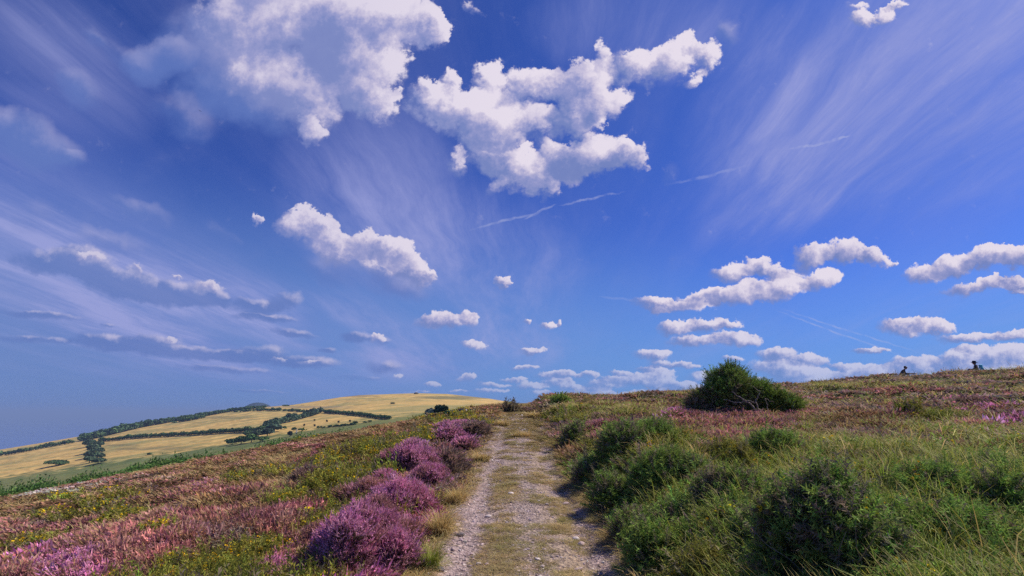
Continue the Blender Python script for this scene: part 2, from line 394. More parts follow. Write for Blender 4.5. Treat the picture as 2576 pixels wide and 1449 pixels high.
# ------------------------------------------------------------------ terrain
_PY = np.array([-60, -5, 0, 5, 8, 12, 16, 24, 36, 45, 52, 60, 80, 120], float)
_PZ = np.array([-1.0, -0.05, 0.0, 0.10, 0.20, 0.36, 0.58, 1.16, 1.93, 2.33, 2.45, 2.3, 1.2, -3.0])
def zpath(y):
    return np.interp(y, _PY, _PZ)
_yy = np.linspace(-60, 120, 1801)
_zz = np.interp(_yy, _PY, _PZ)
_k = np.hanning(41); _k /= _k.sum()
_zz = np.convolve(np.pad(_zz, 20, mode='edge'), _k, mode='valid')
def zpath(y):
    return np.interp(y, _yy, _zz)
def xpath(y):
    return 0.095 + 0.0125 * y + 0.06 * np.sin(y * 0.33) * sstep(2, 12, y) + 0.35 * sstep(38, 50, y)
def wpath(y):   # half width
    return 1.05 + 0.05 * np.sin(y * 0.9 + 1.0) + 0.04 * np.sin(y * 2.3)

# lines of the far land read off the picture: (U, V)
_edge_px = np.array([(0, 1212), (240, 1178), (420, 1152), (580, 1128), (700, 1104), (850, 1080), (960, 1062), (1060, 1050), (1150, 1042), (1250, 1034), (1310, 1026), (1345, 1020)], float)
_eU, _eV = pix_uv(_edge_px[:, 0], _edge_px[:, 1])
_sky_px = np.array([(0, 1131), (105, 1114), (210, 1096), (350, 1070), (500, 1046), (634, 1026), (733, 1019), (858, 999), (903, 994), (1046, 989), (1126, 991), (1227, 1002), (1320, 1018), (1400, 1032), (1500, 1050)], float)
_sU, _sV = pix_uv(_sky_px[:, 0], _sky_px[:, 1])
def Vedge(U): return np.interp(U, _eU, _eV)
def Vsky(U): return np.interp(U, _sU, _sV)

Y_EDGE = 66.0
Y0, Y1 = 330.0, 1250.0
def far_t(y):
    t = np.clip((y - Y0) / (Y1 - Y0), 0, 1.0)
    return 1 - (1 - t) ** 1.75

def height(x, y, bumps=True):
    x = np.asarray(x, float); y = np.asarray(y, float)
    r = np.hypot(x, y)
    xe = x - xpath(y)
    zp = zpath(y)
    # right side: a bank beside the path, then a hillside rising to a crest some 45 m off
    d_r = np.maximum(xe - wpath(y), 0)
    bank = 0.42 * sstep(0.0, 1.3, d_r) * sstep(60, 40, y)
    dm = np.minimum(d_r, 44)
    rise = 0.025 * dm + 0.0013 * dm ** 2
    crest = 0.0045 * np.maximum(r - 43, 0) ** 2
    crest = np.where(r > 70, 0.0045 * 27 ** 2 + (r - 70) * 0.24, crest)
    z_r = zp + bank + rise - crest * sstep(0, 4, d_r)
    # left side: falls away steadily, to a break of slope at about 60 m
    d_l = np.maximum(-xe - wpath(y), 0)
    fall = 0.185 * d_l - 0.10 * np.minimum(d_l, 2.5) + 0.02 * np.maximum(y - 30, 0) * sstep(0, 6, d_l)
    z_l = zp - fall
    z = np.where(xe > 0, z_r, z_l)
    # valley and far hill, seen over the edge
    U = x / np.maximum(y, 1.0)
    Uc = np.clip(U, -1.35, 1.2)
    yy = np.where(np.abs(U) <= 1.35, y, r * 0.595)
    ve = Vedge(Uc)
    vs = Vsky(Uc)
    vs = np.where(Uc > 0.10, np.minimum(vs, ve - 0.08 * sstep(0.10, 0.3, Uc)), vs)
    lo = ve - 0.030
    vfar = lo + (vs - lo) * far_t(yy)
    z_far = EYE + yy * vfar
    z_far = z_far + (fbm(x / 140, y / 140, 5, 3) - 0.5) * 5.0 * sstep(300, 600, yy) * sstep(1250, 1000, yy)
    over = np.maximum(yy - Y1, 0)
    z_far = np.where(yy > Y1, EYE + Y1 * vs + over * np.minimum(vs, -0.01) - 0.00035 * over ** 2, z_far)
    z_far = np.maximum(z_far, -262.0)
    edge_r = Y_EDGE
    t = np.clip((yy - edge_r) / (Y0 - edge_r), 0, 1)
    zy0 = EYE + Y0 * lo
    z_mid = z * (1 - sstep(0, 1, t)) + zy0 * sstep(0, 1, t) - 6.0 * np.sin(np.pi * t) ** 2
    use_far = (y > 0) & (xe < 3)
    z2 = np.where(yy < edge_r, z, np.where(yy < Y0, z_mid, z_far))
    z = np.where(use_far, z2, z)
    z = np.where((y > 0) & (xe >= 3) & (r > 150), np.minimum(z, np.where(yy < Y0, z_mid, z_far)), z)
    if bumps:
        off = np.maximum(np.abs(xe) - wpath(y), 0)
        m = sstep(0.0, 1.2, off) * sstep(140, 60, r)
        amp = np.where(xe > 0, 0.42, 0.34)
        big = (fbm(x / 1.5, y / 1.5, 3, 3) - 0.5) * amp * 1.6 + (fbm(x / 5.0, y / 5.0, 9, 2) - 0.5) * amp * 1.3
        z = z + m * big
        # ruts in the path
        inp = sstep(1.15, 0.75, np.abs(xe)) * sstep(70, 50, r)
        rut = -0.05 * np.exp(-((np.abs(xe) - 0.66) / 0.24) ** 2)
        z = z + inp * (rut + (fbm(x / 0.35, y / 0.35, 21, 3) - 0.5) * 0.035)
    return z

def ground_hit(px, py, lift=0.0, far=3000.0):
    """where the sight line through a picture point meets the land (raised by LIFT)"""
    dx, dy, dz = pix_dir(px, py)
    t = 2.0 * 1.008 ** np.arange(0, 920)
    t = t[t < far]
    below = EYE + dz * t < height(dx * t, dy * t, False) + lift
    if not below.any():
        return None
    i = int(np.argmax(below))
    if i == 0: return dx * t[0], dy * t[0], float(height(dx * t[0], dy * t[0]))
    for _ in range(2):
        tt = np.linspace(t[i - 1], t[i], 40)
        bl = EYE + dz * tt < height(dx * tt, dy * tt, False) + lift
        j = max(1, int(np.argmax(bl))); t = tt; i = j
    b = t[i]
    return dx * b, dy * b, float(height(dx * b, dy * b))

# ------------------------------------------------------------------ object helpers
def link(o, label=None, cat=None, group=None, kind=None, parent=None):
    COL.objects.link(o)
    if label: o['label'] = label
    if cat: o['category'] = cat
    if group: o['group'] = group
    if kind: o['kind'] = kind
    if parent: o.parent = parent
    return o

def mesh_np(name, verts, faces_flat, sizes, mat, cols=None, smooth=False, **kw):
    me = bpy.data.meshes.new(name)
    nv = len(verts); nl = len(faces_flat); nf = len(sizes)
    me.vertices.add(nv); me.loops.add(nl); me.polygons.add(nf)
    me.vertices.foreach_set('co', np.ascontiguousarray(verts, np.float32).ravel())
    me.loops.foreach_set('vertex_index', np.ascontiguousarray(faces_flat, np.int32))
    st = np.zeros(nf, np.int32); st[1:] = np.cumsum(sizes)[:-1]
    me.polygons.foreach_set('loop_start', st)
    me.polygons.foreach_set('use_smooth', np.full(nf, smooth, bool))
    if cols is not None:
        at = me.attributes.new('col', 'FLOAT_COLOR', 'POINT')
        c4 = np.ones((nv, 4), np.float32); c4[:, :3] = cols
        at.data.foreach_set('color', c4.ravel())
    me.update(calc_edges=True)
    if mat: me.materials.append(mat)
    o = bpy.data.objects.new(name, me)
    return link(o, **kw)

def new_mat(name):
    m = bpy.data.materials.new(name)
    m.use_nodes = True
    T = NT(m.node_tree)
    b = T.n.get('Principled BSDF')
    b.inputs['Roughness'].default_value = 0.85
    b.inputs['Specular IOR Level'].default_value = 0.25
    return m, T, b

def leaf_mat(name, trans=0.25, rough=0.6, spec=0.25, var=0.25):
    """plant surface: own colour from the plant, some light let through"""
    m, T, b = new_mat(name)
    at = T.node('ShaderNodeAttribute', attribute_name='col')
    geo = T.node('ShaderNodeNewGeometry')
    n = T.noise(geo.outputs['Position'], 5.0, 3.0, 0.6)
    c = T.mix(1.0, at.outputs['Color'], T.ramp(n, [(0.25, (1 - var,) * 3), (0.75, (1 + var,) * 3)]), 'MULTIPLY')
    T.set(b.inputs['Base Color'], c)
    b.inputs['Roughness'].default_value = rough
    b.inputs['Specular IOR Level'].default_value = spec
    if trans > 0:
        tr = T.node('ShaderNodeBsdfTranslucent')
        T.set(tr.inputs['Color'], c)
        ms = T.node('ShaderNodeMixShader')
        ms.inputs[0].default_value = trans
        T.l.new(b.outputs[0], ms.inputs[1]); T.l.new(tr.outputs[0], ms.inputs[2])
        T.l.new(ms.outputs[0], T.n['Material Output'].inputs[0])
    return m

def plain_mat(name, col, rough=0.7, spec=0.3, var=0.15, scale=20.0):
    m, T, b = new_mat(name)
    geo = T.node('ShaderNodeNewGeometry')
    n = T.noise(geo.outputs['Position'], scale, 4.0, 0.6)
    T.set(b.inputs['Base Color'], T.mix(1.0, (*col, 1), T.ramp(n, [(0.3, (1 - var,) * 3), (0.7, (1 + var,) * 3)]), 'MULTIPLY'))
    b.inputs['Roughness'].default_value = rough
    b.inputs['Specular IOR Level'].default_value = spec
    return m
# ------------------------------------------------------------------ what grows where
# patches of the moor as read off the photograph: (x, y, half width, half height, kind) - a map that is laid on the ground
BROWN, PINK, PURPLE, GORSE, STRAW, GRASS, DARKG, GREYH, BRACK, PALE = range(10)
PATCH = [
    # left of the path
    (900, 1330, 120, 90, PURPLE), (700, 1425, 70, 30, PURPLE), (150, 1395, 150, 45, PURPLE), (330, 1390, 90, 40, PINK), (80, 1405, 90, 40, PURPLE), (420, 1275, 110, 14, PINK),
    (560, 1280, 160, 22, PINK), (700, 1270, 80, 20, PINK), (640, 1320, 110, 16, PINK), (200, 1330, 130, 24, PINK), (480, 1350, 90, 20, PINK), (300, 1310, 90, 14, PINK),
    (560, 1215, 120, 12, PINK), (500, 1205, 60, 12, PURPLE), (300, 1200, 130, 10, PINK), (430, 1300, 50, 10, PINK), (40, 1310, 90, 16, PINK),
    (480, 1410, 150, 40, GORSE), (600, 1370, 110, 26, GORSE), (640, 1430, 130, 20, GORSE), (300, 1435, 80, 16, GORSE), (760, 1275, 50, 12, GORSE), (420, 1320, 60, 12, GORSE), (150, 1290, 90, 10, GORSE), (300, 1285, 70, 14, GORSE), (250, 1258, 70, 8, GORSE), (60, 1350, 60, 16, GORSE),
    (870, 1215, 110, 26, GORSE), (960, 1130, 110, 36, GORSE), (1040, 1095, 70, 20, GORSE), (820, 1165, 70, 14, GORSE), (700, 1180, 60, 12, GORSE), (1060, 1150, 80, 26, GORSE), (620, 1195, 60, 9, GORSE), (150, 1245, 60, 8, GORSE), (290, 1230, 70, 6, GORSE),
    (780, 1225, 50, 12, GREYH), (560, 1325, 60, 22, GREYH), (110, 1300, 60, 9, GREYH), (300, 1220, 120, 7, GREYH), (380, 1190, 90, 5, GREYH), (240, 1275, 50, 7, GREYH),
    (1110, 1180, 120, 40, GREYH), (1170, 1105, 80, 40, GREYH), (1160, 1080, 60, 16, PURPLE), (1060, 1175, 80, 26, PINK), (1200, 1075, 40, 16, GREYH),
    (60, 1226, 170, 13, PALE), (180, 1203, 100, 8, PALE), (240, 1194, 60, 5, PALE), (955, 1370, 110, 110, PURPLE), (1040, 1250, 60, 60, PURPLE), (1100, 1170, 70, 40, PURPLE), (1130, 1120, 60, 26, PINK), (60, 1440, 120, 40, PINK), (250, 1420, 120, 30, PURPLE), (380, 1390, 90, 26, PINK), (20, 1380, 60, 26, PINK),
    (800, 1115, 90, 9, PINK), (870, 1090, 100, 7, BROWN), (1150, 1050, 120, 9, GORSE), (1230, 1040, 60, 8, GREYH),
    # right of the path
    (1520, 1075, 90, 14, PINK), (1700, 1035, 50, 14, PURPLE), (1800, 1055, 180, 14, PINK), (1900, 1040, 120, 12, PINK), (1830, 1085, 120, 22, PINK), (1780, 1100, 60, 14, PINK), (2000, 1030, 80, 10, PINK), (1450, 1060, 70, 14, GREYH),
    (1420, 1040, 60, 16, GORSE), (1600, 1030, 130, 10, GRASS), (1480, 1020, 90, 8, GRASS), (1540, 1010, 120, 6, BROWN), (1750, 1000, 100, 6, BROWN),
    (2130, 1010, 180, 20, GREYH), (2250, 1020, 70, 12, PINK), (2440, 1005, 60, 16, PURPLE), (2340, 1000, 80, 20, GREYH), (2560, 1045, 50, 18, PURPLE), (2500, 985, 120, 20, GREYH), (2320, 1040, 60, 12, GORSE), (2150, 965, 160, 8, GRASS), (2400, 950, 200, 14, GREYH), (2240, 1000, 100, 14, BROWN), (2080, 1040, 130, 18, BROWN),
    (2250, 1130, 380, 70, GRASS), (2450, 1210, 250, 80, GRASS), (1950, 1140, 180, 34, GRASS), (2050, 1190, 160, 40, GRASS), (2500, 1090, 160, 30, GRASS), (2200, 1080, 200, 14, GREYH), (2400, 1120, 120, 14, BROWN), (1680, 1110, 110, 18, GRASS),
    (1560, 1140, 90, 26, DARKG), (1650, 1190, 110, 40, DARKG), (1500, 1180, 70, 40, DARKG), (1600, 1240, 130, 50, DARKG), (1830, 1165, 80, 24, DARKG), (1850, 1230, 130, 44, DARKG), (1740, 1290, 110, 40, DARKG), (2130, 1290, 220, 60, DARKG), (2350, 1360, 240, 90, DARKG), (2050, 1390, 160, 70, DARKG), (2500, 1330, 160, 90, DARKG), (1950, 1320, 110, 40, DARKG), (1760, 1400, 140, 60, DARKG), (1640, 1360, 70, 60, DARKG), (1700, 1380, 50, 60, GRASS),
    (1690, 1150, 50, 12, GREYH), (1870, 1255, 60, 18, BROWN), (2370, 1200, 60, 16, GREYH), (1470, 1120, 50, 30, BROWN),
    (2560, 1200, 60, 60, GRASS), (2450, 1420, 240, 60, DARKG), (2250, 1440, 200, 60, DARKG), (2540, 1400, 160, 110, DARKG), (2450, 1450, 380, 70, DARKG), (1900, 1420, 130, 60, DARKG), (2250, 1250, 160, 40, DARKG), (1980, 1250, 120, 30, DARKG), (1500, 1110, 60, 20, GORSE), (1650, 1090, 80, 14, GORSE), (1950, 1090, 120, 14, BROWN), (2150, 1060, 160, 12, BROWN), (1750, 1070, 100, 10, BROWN), (1620, 1320, 60, 40, DARKG), (1590, 1420, 40, 60, DARKG), (2100, 1180, 120, 24, GORSE), (2300, 1220, 120, 24, GORSE), (1950, 1200, 80, 20, GORSE), (2420, 1160, 90, 20, GORSE), (1780, 1430, 70, 20, DARKG),
]
_PA = np.array(PATCH, float)

def zone(x, y, z):
    """kind of plant and the share of bloom at each ground point"""
    px, py = to_pix(x, y, z + 0.2)       # the picture shows the tops of the plants
    xe = x - xpath(y)
    n1 = fbm(x / 1.1, y / 1.1, 41, 3); n2 = fbm(x / 3.0, y / 3.0, 57, 3); n3 = vnoise(x / 0.35, y / 0.35, 71)
    left = xe < 0
    # base mix
    k = np.where(left, np.where(n1 + 0.25 * n3 < 0.66, BROWN, np.where(n2 < 0.5, STRAW, PINK)),
                 np.where(n2 + 0.2 * n3 < np.where(np.hypot(x, y) < 15, 0.62, 0.46), GRASS, np.where(n1 < 0.56, np.where(y < 13, DARKG, np.where(n3 < 0.6, GREYH, BROWN)), np.where(y < 13, GRASS, PINK)))).astype(int)
    k = np.where(left & (n2 + 0.1 * n3 > 0.76), GORSE, k)
    best = np.full(x.shape, 0.20)
    wx = (n1 - 0.5) * 2.2; wy = (fbm(x / 1.1 + 40, y / 1.1, 43, 3) - 0.5) * 2.2
    for (cx, cy, a, b, kind) in PATCH:
        if cx < 1100 and kind == GORSE: a, b = a * 0.74, b * 0.74
        if cx > 1350 and kind in (PINK, PURPLE): a, b = a * 1.15, b * 1.35
        if cx < 800 and kind in (PINK, PURPLE): a, b = a * 1.2, b * 1.35
        r2 = ((px - cx) / a + wx) ** 2 + ((py - cy) / b + wy) ** 2
        s = 1.0 - r2 + (n3 - 0.5) * 0.9
        m = s > best
        best = np.where(m, s, best)
        k = np.where(m, kind, k)
    # mixing between neighbours
    h = RNG.random(x.shape)
    k = np.where((h < 0.10) & left & (k != PURPLE), BROWN, k)
    k = np.where((h > 0.55) & (k == PURPLE), PINK, k)
    k = np.where((h > 0.2) & (h < 0.36) & ~left & (k == GRASS) & (y > 8), np.where(n1 > 0.5, GREYH, BROWN), k)
    k = np.where((h > 0.40) & (h < 0.46) & ~left & (k == GRASS), STRAW, k)
    k = np.where((h > 0.90) & left & (k != PURPLE), STRAW, k)
    k = np.where((h < 0.12) & ~left, GRASS, k)
    k = np.where((h > 0.93) & ~left, STRAW, k)
    near = ~left & (y < 10) & ((k == GRASS) | (k == STRAW) | (k == GREYH))
    k = np.where(near & (h > 0.62), np.where(n1 > 0.50, GORSE, DARKG), k)
    k = np.where(~left & (k == DARKG) & (h > 0.50) & (h < 0.62), GRASS, k)
    k = np.where(~left & (k == DARKG) & (h > 0.44) & (h < 0.50), np.where(n1 > .5, BROWN, GREYH), k)
    k = np.where(left & (k == GORSE) & (h > 0.60) & (h < 0.90), np.where(n3 > .5, BROWN, STRAW), k)
    # path verges: dry grass
    off = np.abs(xe) - wpath(y)
    verge = np.where(left, 0.34, 0.12) + 0.25 * (n1 - 0.5)
    k = np.where(off < verge, STRAW, k)
    # bracken along the outer edge of the moor on the left
    U = x / np.maximum(y, 1)
    br = left & (y > 55 + 6 * (n2 - 0.5)) & (U < -0.05)
    k = np.where(br, BRACK, k)
    return k
HAZE_DENS = 0.00012
P1_LIFT, P2_LIFT = 0.12, -0.06
# ------------------------------------------------------------------ land, path, sea
def polar_mesh():
    az = np.concatenate([np.radians(np.arange(-180, -62, 2.0)), np.radians(np.arange(-62, 62, 0.16)), np.radians(np.arange(62, 180, 2.0))])
    rr = [0.6]
    while rr[-1] < 7000:
        r = rr[-1]
        rr.append(r * (1.012 if r < 60 else (1.03 if r < 300 else (1.014 if r < 1800 else 1.06))) + 0.02)
    rr = np.array(rr)
    A, R = np.meshgrid(az, rr, indexing='ij')
    x = R * np.sin(A); y = R * np.cos(A)
    z = height(x, y)
    na, nr = A.shape
    v = np.stack([x, y, z], -1).reshape(-1, 3)
    i = np.arange(na)[:, None]; j = np.arange(nr - 1)[None, :]
    i2 = (i + 1) % na
    f = np.stack([i * nr + j, i2 * nr + j, i2 * nr + j + 1, i * nr + j + 1], -1).reshape(-1, 4)
    f = f[:, ::-1]
    return v, f, x, y, z

def ground_colour(x, y, z):
    """own colour of soil, litter and pasture (linear)"""
    c = np.empty(x.shape + (3,))
    n = fbm(x / 0.5, y / 0.5, 91, 3)[..., None]
    left = (x - xpath(y) < 0)[..., None]
    near = np.where(left, np.array([0.11, 0.072, 0.036]), np.array([0.065, 0.075, 0.025])) * (0.6 + 0.8 * n)
    # pasture and stubble of the far hill
    s = fbm(x / 60, y / 22, 101, 4)[..., None]; s2 = fbm(x / 14, y / 5, 111, 3)[..., None]
    gold = np.array([0.51, 0.34, 0.115]); gr = np.array([0.27, 0.235, 0.088]); dark = np.array([0.15, 0.13, 0.06])
    t = sstep(0.40, 0.75, s)
    far = gold * (1 - t) + gr * t
    s3 = fbm(x / 9 + y / 40, y / 2.5, 117, 2)[..., None]
    far = far * (0.42 + 0.70 * s2 + 0.46 * s3)
    px, py = to_pix(x, y, z)
    def patch(cx, cy, a, b, col, amt):
        nonlocal far
        m = (np.clip(1.6 * (1 - ((px - cx) / a) ** 2 - ((py - cy) / b) ** 2) + 2.4 * (s[..., 0] - 0.5), 0, 1) * amt)[..., None]
        far = far * (1 - m) + np.array(col) * m
    patch(1160, 1000, 130, 5, dark, 0.7); patch(1120, 1030, 220, 14, gr, 0.8); patch(1230, 1024, 90, 3, dark, 0.5); patch(1050, 1042, 120, 7, gr, 0.7); patch(1080, 1013, 200, 5, gold, 0.6)
    patch(560, 1050, 120, 4, dark, 0.5); patch(420, 1128, 100, 6, dark, 0.55); patch(330, 1130, 40, 4, dark, 0.6); patch(850, 996, 120, 3, (0.16, 0.13, 0.09), 0.8); patch(760, 1024, 160, 3, (0.24, 0.19, 0.12), 0.6)
    patch(300, 1120, 60, 2.5, dark, 0.5); patch(700, 1048, 180, 3, gr, 0.4)
    e = np.interp(px, _edge_px[:, 0], _edge_px[:, 1]) - py + 26 * (s2[..., 0] - 0.5)
    gm = (sstep(17, 5, e) * (y > 150) * (px < 1400))[..., None] * 0.85
    far = far * (1 - gm) + np.array([0.085, 0.125, 0.04]) * (0.6 + 0.8 * s2) * gm
    U = x / np.maximum(y, 1)
    w = sstep(60, 90, np.where(np.abs(U) < 1.35, y, np.hypot(x, y)))[..., None]
    mid = np.array([0.05, 0.075, 0.025])
    w2 = sstep(200, 330, y)[..., None]
    c = near * (1 - w) + mid * w
    c = c * (1 - w2) + far * w2
    # bare strip of pale dead heath
    pm = (np.clip(1.5 - 1.5 * (((px - 70) / 150) ** 2 + ((py - 1222 + 0.12 * (px - 70)) / 9) ** 2), 0, 1) * (np.hypot(x, y) < 70))[..., None]
    c = c * (1 - pm) + np.array([0.34, 0.28, 0.27]) * pm
    return c

m_ground, T, B = new_mat("moor_ground")
at = T.node('ShaderNodeAttribute', attribute_name='col')
geo = T.node('ShaderNodeNewGeometry')
n = T.noise(geo.outputs['Position'], 0.35, 8.0, 0.65)
T.set(B.inputs['Base Color'], T.mix(1.0, at.outputs['Color'], T.ramp(n, [(0.25, (0.72,) * 3), (0.75, (1.25,) * 3)]), 'MULTIPLY'))
B.inputs['Roughness'].default_value = 0.95
B.inputs['Specular IOR Level'].default_value = 0.1

v, f, gx, gy, gz = polar_mesh()
gc = ground_colour(gx, gy, gz).reshape(-1, 3)
mesh_np("ground", v, f.ravel(), np.full(len(f), 4, np.int32), m_ground, gc, True, kind='structure',
        label="open moorland ground and the golden pasture hill beyond it")

# --- path: a sheet of stony soil laid on the ground
m_path, T, B = new_mat("stony_track")
at = T.node('ShaderNodeAttribute', attribute_name='col')
geo = T.node('ShaderNodeNewGeometry')
pos = geo.outputs['Position']
vn = T.node('ShaderNodeTexVoronoi'); vn.inputs['Scale'].default_value = 26.0; T.set(vn.inputs['Vector'], pos)
vn2 = T.node('ShaderNodeTexVoronoi'); vn2.inputs['Scale'].default_value = 70.0; T.set(vn2.inputs['Vector'], pos)
n = T.noise(pos, 9.0, 8.0, 0.7)
stone = T.ramp(T.sep(vn.outputs['Color'])[0], [(0.0, (0.55, 0.50, 0.52)), (0.6, (0.95, 0.92, 0.95)), (1.0, (1.22, 1.16, 1.14))])
c = T.mix(1.0, at.outputs['Color'], stone, 'MULTIPLY')
c = T.mix(1.0, c, T.ramp(n, [(0.3, (0.6,) * 3), (0.7, (1.35,) * 3)]), 'MULTIPLY')
T.set(B.inputs['Base Color'], c)
bp = T.node('ShaderNodeBump'); bp.inputs['Strength'].default_value = 0.9; bp.inputs['Distance'].default_value = 0.03
T.set(bp.inputs['Height'], T.math('ADD', T.math('ADD', vn.outputs['Distance'], T.math('MULTIPLY', vn2.outputs['Distance'], 0.5)), T.math('MULTIPLY', n, 1.5)))
T.l.new(bp.outputs[0], B.inputs['Normal'])
B.inputs['Roughness'].default_value = 0.95
B.inputs['Specular IOR Level'].default_value = 0.15
ys = [-8.0]
while ys[-1] < 56: ys.append(ys[-1] + max(0.03, 0.006 * abs(ys[-1])))
ys = np.array(ys); us = np.linspace(-1.25, 1.25, 90)
YY, UU = np.meshgrid(ys, us, indexing='ij')
XX = xpath(YY) + UU * wpath(YY)
ZZ = height(XX, YY) + 0.010 + 0.012 * (fbm(XX / 0.09, YY / 0.09, 33, 2) - 0.5) - 0.10 * sstep(1.05, 1.25, np.abs(UU))
# colours: two stony wheel tracks, turf between them
nt = fbm(XX / 0.5, YY / 0.9, 61, 4)
ut = UU + 0.45 * (nt - 0.5)
rutL = np.exp(-((ut + 0.70) / 0.36) ** 2); rutM = np.exp(-((ut - 0.05) / 0.30) ** 2) * 0.6; rutR = np.exp(-((ut - 0.66) / 0.20) ** 2) * sstep(0.35, 0.6, fbm(XX / 1.2, YY / 1.6, 67, 2) + 0.1)
st = np.clip(rutL + rutM + rutR + 0.32, 0, 1) * sstep(36, 14, YY)
st = np.maximum(st, 0.25 * rutL)[..., None]
pink = np.array([0.39, 0.305, 0.295]); turf = np.array([0.37, 0.285, 0.155]); greyc = np.array([0.32, 0.265, 0.225])
sc_ = pink * (1 - rutM[..., None] * 0.6) + greyc * rutM[..., None] * 0.6
pc = sc_ * st + turf * (1 - st)
npv, nu = YY.shape
ii = np.arange(npv - 1)[:, None]; jj = np.arange(nu - 1)[None, :]
pf = np.stack([ii * nu + jj, ii * nu + jj + 1, (ii + 1) * nu + jj + 1, (ii + 1) * nu + jj], -1).reshape(-1, 4)
mesh_np("path", np.stack([XX, YY, ZZ], -1).reshape(-1, 3), pf.ravel(), np.full(len(pf), 4, np.int32), m_path, pc.reshape(-1, 3), True, kind='structure',
        label="stony moorland track with turf between its two wheel ruts")

# --- sea
m_sea, T, B = new_mat("sea_water")
geo = T.node('ShaderNodeNewGeometry')
n = T.noise(T.vec('MULTIPLY', geo.outputs['Position'], (0.0006, 0.0025, 1)), 1.0, 6.0, 0.6)
T.set(B.inputs['Base Color'], T.ramp(n, [(0.3, (0.05, 0.10, 0.27)), (0.7, (0.07, 0.13, 0.32))]))
B.inputs['Roughness'].default_value = 0.22
B.inputs['Specular IOR Level'].default_value = 0.5
bm = bmesh.new()
N = 72
ring = [[bm.verts.new((R_ * math.cos(a * 2 * math.pi / N), R_ * math.sin(a * 2 * math.pi / N), -255.0)) for a in range(N)] for R_ in (900, 3000, 9000, 25000, 62000)]
for k in range(4):
    for a in range(N):
        bm.faces.new((ring[k][a], ring[k + 1][a], ring[k + 1][(a + 1) % N], ring[k][(a + 1) % N]))
bm.faces.new(list(reversed(ring[0])))
bmesh.ops.recalc_face_normals(bm, faces=bm.faces)
me = bpy.data.meshes.new("water"); bm.to_mesh(me); bm.free()
me.materials.append(m_sea)
for p in me.polygons:
    if p.normal.z < 0: p.flip()
link(bpy.data.objects.new("water", me), kind='structure', label="hazy blue sea stretching to the horizon")

# --- haze: the air itself
HAZE_TOP = 75.0
bm = bmesh.new()
bmesh.ops.create_cube(bm, size=1.0)
for v_ in bm.verts:
    v_.co = Vector((v_.co.x * 126000, v_.co.y * 126000, -264 if v_.co.z < 0 else HAZE_TOP))
me = bpy.data.meshes.new("haze"); bm.to_mesh(me); bm.free()
m_h = bpy.data.materials.new("haze"); m_h.use_nodes = True
T = NT(m_h.node_tree); T.n.clear()
pv = T.node('ShaderNodeVolumePrincipled'); mo = T.node('ShaderNodeOutputMaterial')
pv.inputs['Color'].default_value = (0.33, 0.46, 0.76, 1)
pv.inputs['Density'].default_value = HAZE_DENS
pv.inputs['Anisotropy'].default_value = 0.0
T.l.new(pv.outputs[0], mo.inputs['Volume'])
me.materials.append(m_h)
if HAZE_DENS > 0:
    link(bpy.data.objects.new("haze", me), kind='stuff', label="thin blue summer haze over the sea and far hill")
# ------------------------------------------------------------------ plant templates
# a template: verts (V,3), faces (list), weights (V,3) of the plant's three own colours: wood, leaf, flower
R2 = np.random.default_rng(11)

class Tpl:
    def __init__(self):
        self.v = []; self.f = []; self.w = []
    def strip(self, pts, widths, side, ws):
        """ribbon through pts, closed to a point where the width is 0"""
        prev = None
        for p, wd, w in zip(pts, widths, ws):
            b = len(self.v)
            if wd <= 0:
                self.v.append(p); self.w.append(w); cur = (b,)
            else:
                self.v += [p - side * wd / 2, p + side * wd / 2]; self.w += [w, w]; cur = (b, b + 1)
            if prev is not None:
                if len(prev) == 2 and len(cur) == 2: self.f.append((prev[0], prev[1], cur[1], cur[0]))
                elif len(prev) == 2: self.f.append((prev[0], prev[1], cur[0]))
                elif len(cur) == 2: self.f.append((prev[0], cur[1], cur[0]))
            prev = cur
    def tri(self, a, b, c, w, w2=None):
        k = len(self.v)
        self.v += [a, b, c]; self.w += [w, w, w2 or w]; self.f.append((k, k + 1, k + 2))
    def quad(self, a, b, c, d, w):
        k = len(self.v)
        self.v += [a, b, c, d]; self.w += [w] * 4; self.f.append((k, k + 1, k + 2, k + 3))
    def done(self):
        self.v = np.array(self.v, np.float32); self.w = np.array(self.w, np.float32)
        self.flat = np.array([i for f in self.f for i in f], np.int32)
        self.sz = np.array([len(f) for f in self.f], np.int32)
        return self

def unit(v): return v / (np.linalg.norm(v) + 1e-9)
def rdir():
    return unit(R2.normal(size=3))
WOOD, LEAF, FLOW = (1, 0, 0), (0, 1, 0), (0, 0, 1)

